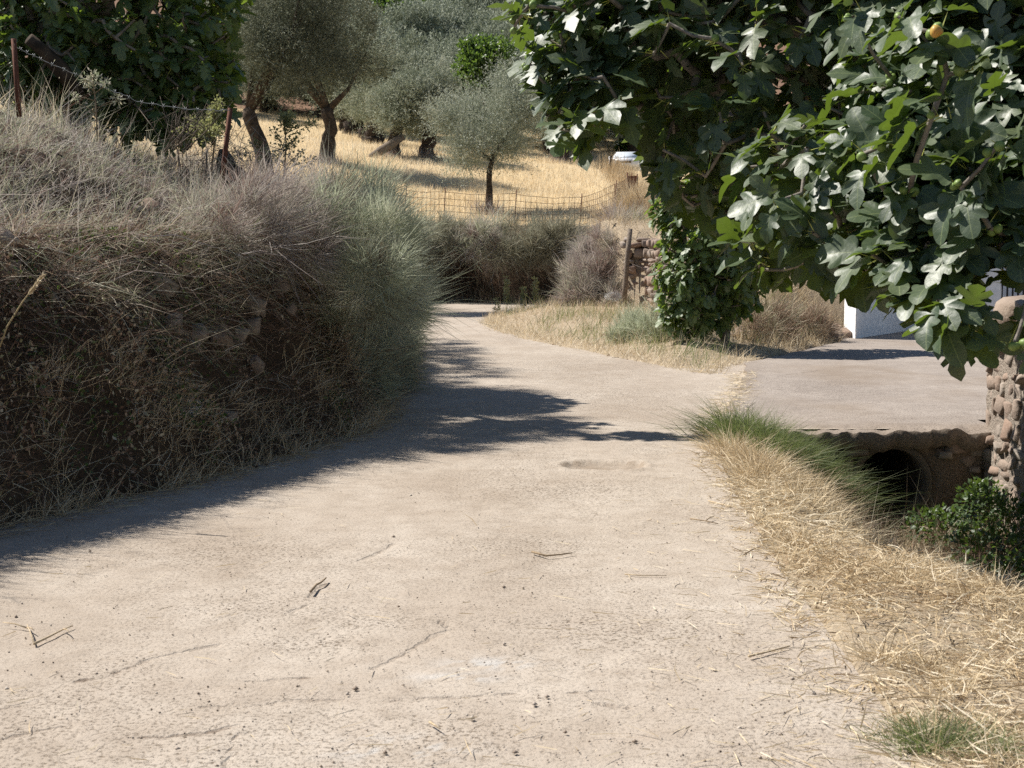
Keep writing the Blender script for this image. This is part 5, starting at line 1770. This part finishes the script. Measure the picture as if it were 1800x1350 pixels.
# ================================================================ THINGS
rt = np.random.default_rng(77)


def gz(x, y):
    return float(H(np.array([x]), np.array([y]))[0])


def post_between(a, b, r0, name, mat, parent, n=6):
    return tube([a, (np.array(a) + np.array(b)) / 2, b], [r0, r0 * .97, r0 * .94], n).build(name, mat, parent)


def wires(B, pts, r=.0015):
    tube(np.array(pts), r, 4, B)


# ---- rusty fence along the left bank
lf = empty('rusty_fence', P(389, 330, 13.9), 'rusty steel posts and sagging barbed wire along the left bank top', 'fence')
pa, pb = P(24, 68, 12.6), P(34, 205, 12.6)
post_between(pb, pa, .024, 'post', M['rust'], lf)
qa, qb = P(405, 190, 13.9), P(387, 345, 13.9)
post_between(qb, qa, .026, 'post', M['rust'], lf)
for a_, b_ in ((P(174, 212, 14.2), P(177, 262, 14.2)), (P(312, 262, 14.3), P(319, 322, 14.3)), (P(364, 262, 14.2), P(361, 330, 14.2))):
    post_between(b_, a_, .011, 'stake', M['grey_wood'], lf)
wp = np.array([P(25, 80, 12.58), P(70, 103, 12.8), P(150, 139, 13.1), P(245, 179, 13.4), P(320, 191, 13.6), P(404, 195, 13.87)])
tt = np.linspace(0, 5, 60)
wp = np.stack([np.interp(tt, np.arange(6), wp[:, i]) for i in range(3)], 1)
B = Bag(); wires(B, wp + .004 * rt.normal(size=wp.shape), .0032)
for q in wp[3::3]:
    wires(B, [q + [-.01, 0, .018], q + [.01, 0, -.018]], .0018); wires(B, [q + [.012, 0, .016], q + [-.012, 0, -.016]], .0018)
B.build('barbed_wire', M['grey_wire'], lf)
B = Bag()
for py in (270, 281, 292, 303):
    wires(B, [P(312, py, 14.3), P(338, py + 1, 14.25), P(364, py + 1, 14.2)], .0025)
for px in np.linspace(314, 362, 8):
    wires(B, [P(px, 264, 14.25), P(px, 312, 14.25)], .0022)
o = B.build('wire_mesh', M['fence_wire'], lf); o['kind'] = 'stuff'

# ---- mesh fence round the olive field
mf = empty('mesh_fence', P(905, 398, 44.9), 'rusty wire mesh fence on thin stakes below the golden field', 'fence')
FP = [(560, 312, 368, 49.5), (645, 322, 378, 47.4), (712, 329, 386, 46.3), (780, 333, 393, 45.4), (905, 337, 398, 45.0), (1020, 343, 394, 45.0), (1079, 320, 384, 47.8), (1106, 306, 352, 53.0)]
tops, bots = [], []
for px, y0, y1, d in FP:
    a_, b_ = P(px + (3 if px < 1050 else 5), y0 - 3, d), P(px - (2 if px < 1050 else 4), y1, d)
    b_[2] = min(b_[2], gz(b_[0], d)) - .1
    post_between(b_, a_, .018, 'stake', M['rust'], mf)
    tops.append(P(px, y0 + 4, d)); bots.append(P(px - 1, y1, d))
for i in range(len(FP) - 1):
    B = Bag()
    t0, t1, b0, b1 = tops[i], tops[i + 1], bots[i], bots[i + 1]
    Lb = np.linalg.norm(t1 - t0)
    m = max(3, int(Lb / .17))
    for k in range(6):
        f = k / 5
        pts = [(t0 + (t1 - t0) * s) * (1 - f) + (b0 + (b1 - b0) * s) * f + np.array([0, 0, -.05 * math.sin(math.pi * s) + .012 * rt.normal()]) for s in np.linspace(0, 1, 6)]
        wires(B, pts, .0068)
    for s in np.linspace(0, 1, m + 1)[1:-1]:
        sg = np.array([0, 0, -.05 * math.sin(math.pi * s)])
        wires(B, [t0 + (t1 - t0) * s + sg, b0 + (b1 - b0) * s + sg], .0052)
    o = B.build('mesh_panel', M['fence_wire'], mf); o['kind'] = 'stuff'

# ---- wooden post, rusty gate, posts by the car
wp_ = empty('wooden_post', P(1097, 535, 32.2), 'leaning grey wooden post in front of the dark gap in the stone wall', 'post')
tube([P(1096, 540, 32.2), P(1099, 500, 32.2), P(1103, 450, 32.2), P(1108, 402, 32.2)], [.062, .06, .056, .052], 9, lump=.12).build('pole', M['grey_wood'], wp_)
B = Bag()
for f in (.35, .7):
    c = P(1097 + 11 * f, 535 - 133 * f, 32.2)
    a_ = np.linspace(0, 2 * np.pi, 14)
    wires(B, np.stack([c[0] + .065 * np.cos(a_), c[1] + .065 * np.sin(a_), np.full(14, c[2])], 1), .004)
B.build('wire_tie', M['fence_wire'], wp_)
rgate = empty('rusty_gate', P(1111, 357, 52), 'narrow rusty sheet-metal gate by the end of the mesh fence', 'gate')
g0, g1 = P(1103, 358, 52), P(1120, 356, 53)
for a_, top_ in ((g0, 303), (g1, 306)):
    q = P(1103 if a_ is g0 else 1120, top_, a_[1]); post_between(a_ - [0, 0, .2], q, .03, 'post', M['rust'], rgate)
B = Bag(); m = 18
zz = np.linspace(0, 1, 2)
V = []
for s in np.linspace(0, 1, m):
    for f in (0.05, .97):
        q = g0 + (g1 - g0) * s; q = q + np.array([0, .03 * math.sin(s * 40), 1.02 * f]); V.append(q)
B.add(V, None, [(2 * i, 2 * i + 2, 2 * i + 3, 2 * i + 1) for i in range(m - 1)], tint=.5)
B.build('sheet', M['rust'], rgate)
tag(tube([P(1071, 306, 66), P(1074, 273, 66)], [.06, .05], 7).build('fence_post', M['bark_olive']), 'dark upright post left of the white car', 'post')
B = Bag()
for px, py, d, n in ((1082, 300, 66, 600), (1094, 318, 62, 500), (1110, 330, 57, 400), (1070, 268, 82, 300), (1078, 290, 70, 300)):
    c = P(px, py, d); q = np.column_stack([c[0] + .35 * rt.normal(size=n), c[1] + .8 * rt.normal(size=n)])
    ribbons(B, on_land(q), np.array([.05, 0, 1.0]) + .22 * rt.normal(size=(n, 3)), rt.uniform(.3, .95, n), np.full(n, .014), .15 * rt.normal(size=(n, 3)), .55 * rt.random(n), rt)
stuff(B, 'tall_brush', M['straw'], 'tall dry brush in front of the white car', 'dry plants')


# ---- white car
def car(loc, yaw, pitch):
    root = empty('white_car', loc, 'white car with pale windscreen parked beyond the field fence', 'car')
    root.rotation_euler = (pitch, 0, yaw)
    W = .84

    def prism(name, side, w0, w1, mat, z_split, parent=root):
        # side: (y, z) outline; width narrows above z_split
        B = Bag(); m = len(side)
        V = []
        for sx in (-1, 1):
            for y, z in side:
                w = w0 if z <= z_split else w0 + (w1 - w0) * min(1, (z - z_split) / .5)
                V.append((sx * w, y, z))
        q = [(i, (i + 1) % m, m + (i + 1) % m, m + i) for i in range(m)]
        cy_, cz_ = np.mean([s[0] for s in side]), np.mean([s[1] for s in side])
        V += [(-w0, cy_, cz_), (w0, cy_, cz_)]
        t_ = [((i + 1) % m, i, 2 * m) for i in range(m)] + [(m + i, m + (i + 1) % m, 2 * m + 1) for i in range(m)]
        B.add(V, t_, q, tint=.5)
        me = B.mesh(name, False); o = bpy.data.objects.new(name, me); me.materials.append(mat); COL.objects.link(o); o.parent = parent
        return o
    # front of the car is -y
    prism('body', [(-1.95, .30), (-2.0, .45), (-1.97, .68), (-1.85, .80), (-1.0, .95), (.2, .97), (1.75, .98), (1.93, .85), (1.97, .5), (1.92, .28)], W, W * .97, M['car_paint'], .8)
    prism('cabin', [(-1.0, .94), (-.30, 1.40), (-.05, 1.45), (1.25, 1.44), (1.55, 1.36), (1.85, .96)], W * .96, W * .74, M['car_paint'], .94)

    def face(name, quadv, mat, thick=.012):
        quadv = np.array(quadv, float)
        nrm = norm(np.cross(quadv[1] - quadv[0], quadv[2] - quadv[0]))
        B = Bag(); v = np.vstack([quadv + nrm * thick, quadv - nrm * .01]); m = len(quadv)
        B.add(v, [(0, i, i + 1) for i in range(1, m - 1)], [(i, m + i, m + (i + 1) % m, (i + 1) % m) for i in range(m)], tint=.5)
        me = B.mesh(name, False); me.materials.append(mat); o = bpy.data.objects.new(name, me); COL.objects.link(o); o.parent = root
        return o
    face('windscreen', [(-.72, -.96, .97), (.72, -.96, .97), (.60, -.36, 1.37), (-.60, -.36, 1.37)], M['screen'])
    face('rear_window', [(.70, 1.80, 1.02), (-.70, 1.80, 1.02), (-.6, 1.58, 1.32), (.6, 1.58, 1.32)], M['car_glass'])
    for s in (-1, 1):
        a_ = [(s * .79, -.75, 1.0), (s * .79, .35, 1.0), (s * .665, .35, 1.37), (s * .665, -.27, 1.37)]
        b_ = [(s * .79, .42, 1.0), (s * .79, 1.45, 1.0), (s * .665, 1.3, 1.37), (s * .665, .42, 1.37)]
        for q in (a_, b_): face('side_window', q if s > 0 else q[::-1], M['car_glass'])
        face('headlight', [(s * .80, -1.93, .60), (s * .48, -1.995, .58), (s * .50, -1.97, .72), (s * .80, -1.88, .76)][::(-1 if s > 0 else 1)], M['lamp_glass'], .02)
        B = Bag(); tube([(s * .84, -.62, 1.0), (s * .96, -.66, 1.03), (s * 1.02, -.66, 1.04)], [.05, .085, .06], 8, B)
        me = B.mesh('mirror'); me.materials.append(M['car_paint']); o = bpy.data.objects.new('mirror', me); COL.objects.link(o); o.parent = root
        for y in (-1.25, 1.25):
            B = Bag(); a = np.linspace(0, 1, 4)
            tube([(s * .70, y, .30), (s * .72, y, .30), (s * .86, y, .30), (s * .88, y, .30)], [.27, .30, .30, .27], 20, B)
            me = B.mesh('wheel'); me.materials.append(M['car_dark']); o = bpy.data.objects.new('wheel', me); COL.objects.link(o); o.parent = root
            B = Bag(); tube([(s * .875, y, .30), (s * .892, y, .30)], [.19, .17], 16, B)
            me = B.mesh('rim'); me.materials.append(M['car_metal']); r_ = bpy.data.objects.new('rim', me); COL.objects.link(r_); r_.parent = o
    face('grille', [(-.42, -2.0, .50), (.42, -2.0, .50), (.42, -1.985, .62), (-.42, -1.985, .62)], M['car_dark'], .02)
    face('number_plate', [(-.26, -2.0, .36), (.26, -2.0, .36), (.26, -2.0, .46), (-.26, -2.0, .46)], M['plate'], .03)
    return root


M['screen'] = simple('windscreen_sky_reflection', (.62, .68, .74), .15, .6)  # pale sky reflection put into the windscreen's base colour
cx = P(1108, 300, 79)
car((cx[0], 80.5, gz(cx[0], 80.5) + .02), math.radians(-12), math.radians(-6))
o_ = bpy.data.objects.get('white_car')
zt = P(1105, 267, 80)[2]
o_.location.z = zt - 1.40

# ---- pale saplings, dead stump, dry thistle on the bank top
def sapling(label, px, y0, y1, d, w, seed, n=900):
    r = np.random.default_rng(seed)
    a_, b_ = P(px, y1 + 12, d), P(px + 3, y0, d)
    root = empty('sapling', a_, label, 'sapling')
    nodes = []
    B = Bag(); tube([a_, (a_ + b_) / 2 + [.02, 0, 0], b_], [.012, .009, .003], 6, B)
    Lh = b_[2] - a_[2]
    tips = []
    for k in range(16):
        f = r.uniform(.2, .92); c = a_ + (b_ - a_) * f
        e = c + np.array([r.normal() * w * (1.15 - f), r.normal() * w * (1.15 - f), r.uniform(.06, .2)])
        tube([c, (c + e) / 2 + [0, 0, .02], e], [.005, .004, .002], 5, B); tips += [c + (e - c) * s for s in (.5, .8, 1.0)]
    B.build('stem', M['twig'], root)
    tips += [b_, a_ + (b_ - a_) * .85]
    tips = np.array(tips); k = r.integers(0, len(tips), n)
    dd = randdir(n, r)
    base = tips[k] + dd * r.uniform(.0, .07, (n, 1))
    d_ = norm(dd + [0, 0, .4]); sd = norm(np.cross(d_, np.array([-.4, .1, .8]) + .5 * r.normal(size=(n, 3))))
    B = Bag(); leaves4(B, base, d_, sd, r.uniform(.022, .042, n), r.uniform(.018, .032, n), r.random(n))
    o = B.build('foliage', M['leaf_pale'], root); o['kind'] = 'stuff'


sapling('pale yellow-green sapling in front of the slanting olive trunk', 498, 205, 310, 16.0, .23, 3, 1500)
sapling('pale leafy sapling behind the leaning rusty post', 372, 200, 290, 14.3, .2, 4, 1100)
ds = empty('dead_stump', P(400, 310, 15.6), 'ragged dead stump with trailing stems beside the leaning rusty post', 'stump')
B = tube([P(404, 325, 15.6), P(402, 300, 15.6), P(396, 280, 15.6), P(392, 262, 15.6)], [.15, .13, .10, .05], 10, lump=.45)
tube([P(402, 300, 15.6), P(418, 302, 15.5), P(432, 312, 15.4)], [.09, .07, .04], 8, B, lump=.4)
B.build('trunk', M['bark_olive'], ds)
B = Bag(); n = 500
c = P(395, 285, 15.5); bse = c + rt.normal(size=(n, 3)) * [.18, .1, .16]
ribbons(B, bse, rt.normal(size=(n, 3)) + [0, 0, -.3], rt.uniform(.15, .4, n), np.full(n, .006), .3 * rt.normal(size=(n, 3)), rt.random(n), rt)
o = B.build('dead_stems', M['bank_grass'], ds); o['kind'] = 'stuff'
th = empty('dry_thistle', P(170, 225, 13.0), 'tall branching dry thistle on the left bank in front of the fig', 'thistle')
B = tube([P(171, 250, 13.0), P(170, 215, 13.0), P(168, 180, 13.0), P(164, 145, 13.0), P(162, 130, 13.0)], [.008, .008, .007, .005, .003], 6)
for (a0, a1, a2) in (((170, 200), (150, 187), (132, 180)), ((170, 190), (190, 180), (207, 175)), ((168, 178), (150, 172), (132, 170)), ((166, 160), (150, 150), (148, 140)), ((166, 165), (182, 152), (185, 145))):
    tube([P(*a0, 13.0), P(*a1, 12.95), P(*a2, 12.95)], [.005, .004, .002], 5, B)
B.build('stem', M['twig'], th)
B = Bag(); n = 420
tp_ = np.array([P(162, 132, 13.0), P(150, 140, 12.95), P(185, 146, 12.95), P(132, 172, 12.95), P(207, 175, 12.95), P(160, 150, 13.0), P(172, 140, 13.0)])
k = rt.integers(0, len(tp_), n); dd = randdir(n, rt)
leaves4(B, tp_[k] + dd * rt.uniform(0, .05, (n, 1)), dd, norm(np.cross(dd, rt.normal(size=(n, 3)))), rt.uniform(.02, .05, n), rt.uniform(.006, .016, n), .5 + .5 * rt.random(n))
B.build('seed_heads', M['bank_grass'], th)['kind'] = 'stuff'
# bare twigs standing on the crest
bt = empty('bare_twigs', P(312, 240, 16), 'leafless grey twigs standing against the dark fig on the left', 'twig bush')
B = Bag()
for k in range(26):
    a_ = P(285 + 50 * rt.random(), 250 + 20 * rt.random(), 14 + .3 * rt.normal())
    e = a_ + np.array([.18 * rt.normal() + .1, .1 * rt.normal(), rt.uniform(.2, .55)])
    tube([a_, (a_ + e) / 2 + .03 * rt.normal(size=3), e], [.006, .004, .0015], 5, B)
    for s in range(2):
        c = a_ + (e - a_) * rt.uniform(.4, .9); tube([c, c + [.1 * rt.normal(), .1 * rt.normal(), rt.uniform(.05, .15)]], [.003, .001], 4, B)
B.build('twigs', M['grey_wood'], bt)['kind'] = 'stuff'

# ---- tall seed stalks on the inside of the bend
def stalk(label, px, y0, y1, d, seed, heads=24, mat='leaf_pale'):
    r = np.random.default_rng(seed)
    a_, b_ = P(px, y1, d), P(px - 4 + 8 * r.random(), y0, d)
    root = empty('seed_stalk', a_, label, 'weed', 'tall seed stalks at the bend')
    tube([a_ - [0, 0, .1], (a_ + b_) / 2 + [.03 * r.normal(), 0, 0], b_], [.011, .009, .005], 6).build('stem', M['straw1'], root)
    B = Bag(); n = heads * 6
    f = r.uniform(.35, 1, n)[:, None]; c = a_ + (b_ - a_) * f
    dd = randdir(n, r)
    leaves4(B, c + dd * .03, norm(dd + [0, 0, .3]), norm(np.cross(dd, r.normal(size=(n, 3)))), r.uniform(.05, .11, n), r.uniform(.03, .055, n), .4 + .6 * r.random(n))
    B.build('seed_pods', M[mat], root)


M['straw1'] = simple('stalk', (.45, .36, .2), .8, .2)
stalk('leftmost of the tall seed stalks at the bend, dense pods', 890, 488, 560, 36.0, 1)
stalk('shortest of the seed stalks at the bend', 921, 505, 556, 36.2, 2)
stalk('leaning seed stalk in the middle of the bend verge', 944, 490, 556, 36.0, 3)
stalk('seed stalk nearest the purple shrub', 990, 482, 552, 35.8, 4, 14)
stalk('thin low seed stalk at the grass tip of the bend', 872, 525, 562, 35.0, 5, 8)
um = empty('dried_umbel', P(1288, 598, 22.3), 'tan dried flower head on a stalk under the young fig', 'weed')
tube([P(1289, 600, 22.3), P(1288, 575, 22.3), P(1288, 562, 22.3)], [.008, .006, .005], 6).build('stem', M['straw1'], um)
B = Bag(); n = 160
c = P(1288, 560, 22.3); dd = randdir(n, rt) * [1, 1, .55]
leaves4(B, c + dd * .03, norm(dd + [0, 0, .2]), norm(np.cross(dd, rt.normal(size=(n, 3)))), np.full(n, .045), np.full(n, .014), rt.uniform(.3, .9, n))
B.build('flower_head', M['straw'], um)

# ---- reed-like stalk leaning in from the left edge
gs = empty('grass_stalk', P(-5, 600, 8.6), 'tall pale grass stalk with seed head leaning in at the left edge', 'grass')
tube([P(-12, 640, 8.5), P(12, 575, 8.45), P(40, 530, 8.4), P(72, 488, 8.35)], [.006, .005, .004, .002], 6).build('stem', M['straw1'], gs)
B = Bag(); n = 140
f = rt.uniform(0, 1, (n, 1)); c = P(48, 520, 8.4) + (P(75, 484, 8.35) - P(48, 520, 8.4)) * f
dd = norm(randdir(n, rt) * .5 + np.array([.6, 0, .6]))
leaves4(B, c, dd, norm(np.cross(dd, rt.normal(size=(n, 3)))), np.full(n, .03), np.full(n, .006), rt.uniform(.4, 1, n))
B.build('seed_head', M['straw'], gs)


# ---- cobwebs
def cobweb(label, c, rx_, rz_, n, seed, nrm):
    r = np.random.default_rng(seed)
    B = Bag()
    ex = norm(np.cross(nrm, [0, 0, 1])); ez = np.cross(ex, nrm)
    for k in range(n):
        a1, a2 = r.uniform(0, 2 * np.pi, 2)
        p0 = c + ex * rx_ * math.cos(a1) + ez * rz_ * math.sin(a1) + nrm * .03 * r.normal()
        p1 = c + ex * rx_ * math.cos(a2) + ez * rz_ * math.sin(a2) + nrm * .03 * r.normal()
        m_ = (p0 + p1) / 2 + np.array([0, 0, -.03])
        tube([p0, m_, p1], .0006, 3, B)
    tag(B.build('cobweb', M['web']), label, 'cobweb')


cobweb('thin cobweb hanging low on the shaded left bank', P(315, 715, 10.05), .17, .07, 150, 1, norm(np.array([.5, -.7, .6])))
cobweb('pale cobweb at the foot of the purple shrub', P(1078, 521, 32.6), .2, .12, 260, 2, norm(np.array([-.2, -.8, .6])))


# ---- twigs lying on the road
def twig(label, pts, r0, forks=()):
    B = Bag()
    pp = np.array([G(*q) for q in pts]); pp[:, 2] = r0 + .010
    tube(pp, np.linspace(r0, r0 * .5, len(pp)), 6, B, lump=.2)
    for a_, b_ in forks:
        q0, q1 = G(*a_), G(*b_); q0[2] = r0 + .010; q1[2] = r0 + .02
        tube([q0, (q0 + q1) / 2 + [0, 0, .006], q1], [r0 * .7, r0 * .6, r0 * .35], 5, B)
    tag(B.build('twig', M['twig_pale'] if 'straw' in label else M['twig']), label, 'twig')


M['twig_pale'] = simple('pale_twig', (.56, .46, .32), .8, .2, 0, (.4, .31, .2), 60)
twig('forked pale straw twig on the road near the left edge', [(60, 1138), (85, 1126), (112, 1112), (128, 1106)], .005, [((60, 1138), (48, 1108)), ((48, 1110), (5, 1104)), ((112, 1112), (122, 1122)), ((48, 1110), (60, 1118))])
twig('dark thin twig in the middle of the sunlit road', [(935, 975), (960, 982), (985, 980), (1006, 977)], .006)
twig('dark forked twig near the right road edge', [(1213, 916), (1240, 920), (1262, 925)], .005, [((1240, 920), (1255, 915))])
twig('brown twig at the straw edge below the dark twig', [(1316, 1160), (1350, 1152), (1388, 1142)], .005)
twig('long pale straw stalk lying at the right road edge', [(1245, 884), (1280, 893), (1312, 900)], .004)
twig('yellow straw stalk on the right half of the road', [(1098, 1014), (1130, 1016), (1172, 1016)], .003)
twig('pale straw splinter on the bottom middle of the road', [(755, 1276), (774, 1288)], .004)
twig('crooked brown twig in the hollow left of the road middle', [(546, 1046), (556, 1034), (564, 1030), (573, 1022)], .007)
twig('bleached straw stick lying on the cut straw verge', [(1665, 1208), (1680, 1226), (1700, 1236)], .008)

# ---- pebbles and straw litter
B = Bag()
n = 900
def road_spots(m, keep):
    px = rt.uniform(0, 1450, m); py = 560 + 790 * rt.random(m) ** .8
    u_ = (px - 900) / F; v_ = (675 - py) / F
    dz = -ST + v_ * CT; t_ = -CAM_H / dz
    q = np.column_stack([u_ * t_, (CT + v_ * ST) * t_, np.zeros(m)])
    dl = -dL_(q[:, 0], q[:, 1]); dr = xr_(q[:, 1]) - q[:, 0]
    return q[(dl > .03) & (dr > -.1) & keep(dl, np.where(q[:, 1] < 13, dr, 9))]


q = road_spots(1600, lambda a, b: a > .05)
n = len(q)
octa = np.array([(1, 0, 0), (-1, 0, 0), (0, 1, 0), (0, -1, 0), (0, 0, 1), (0, 0, -.4)], float)
ot = np.array([(0, 2, 4), (2, 1, 4), (1, 3, 4), (3, 0, 4), (2, 0, 5), (1, 2, 5), (3, 1, 5), (0, 3, 5)])
sz = rt.uniform(.002, .006, n) * np.where(rt.random(n) < .06, 2.0, 1)
V = q[:, None] + octa[None] * sz[:, None, None] * rt.uniform(.6, 1.3, (n, 6, 3)); V[..., 2] += .003
T = (np.arange(n) * 6)[:, None, None] + ot[None]
B.add(V.reshape(-1, 3), T.reshape(-1, 3), tint=np.repeat(rt.random(n), 6))
stuff(B, 'gravel', M['gravel'] if 'gravel' in M else plant_mat('gravel', [(.2, .15, .11), (.34, .28, .23), (.46, .41, .35)], 0), 'loose grit and pebbles strewn over the road', 'gravel')
B = Bag()
q = road_spots(9000, lambda a, b: rt.random(len(a)) < np.exp(-np.minimum(a, np.abs(b)) / .25) + .03)
n = len(q)
q[:, 2] = .012
ribbons(B, q, np.column_stack([rt.normal(size=(n, 2)), .06 * np.abs(rt.normal(size=n))]), rt.uniform(.02, .14, n), rt.uniform(.002, .004, n), np.column_stack([.2 * rt.normal(size=(n, 2)), np.zeros(n)]), rt.uniform(.3, 1, n), rt, taper=False)
# straw in the seam between the road and the slab
n = 700
f = rt.random(n); yy_ = 12.9 + 5.5 * f
q = np.column_stack([np.interp(yy_, SL_Y, SL_X) + .09 * rt.normal(size=n), yy_, np.full(n, .03)])
ribbons(B, q, np.column_stack([rt.normal(size=(n, 2)), .1 * np.abs(rt.normal(size=n))]), rt.uniform(.04, .18, n), np.full(n, .005), np.zeros((n, 3)), rt.uniform(.5, 1, n), rt, taper=False)
stuff(B, 'straw_litter', M['straw'], 'loose straws blown over the road and along its edges', 'straw')
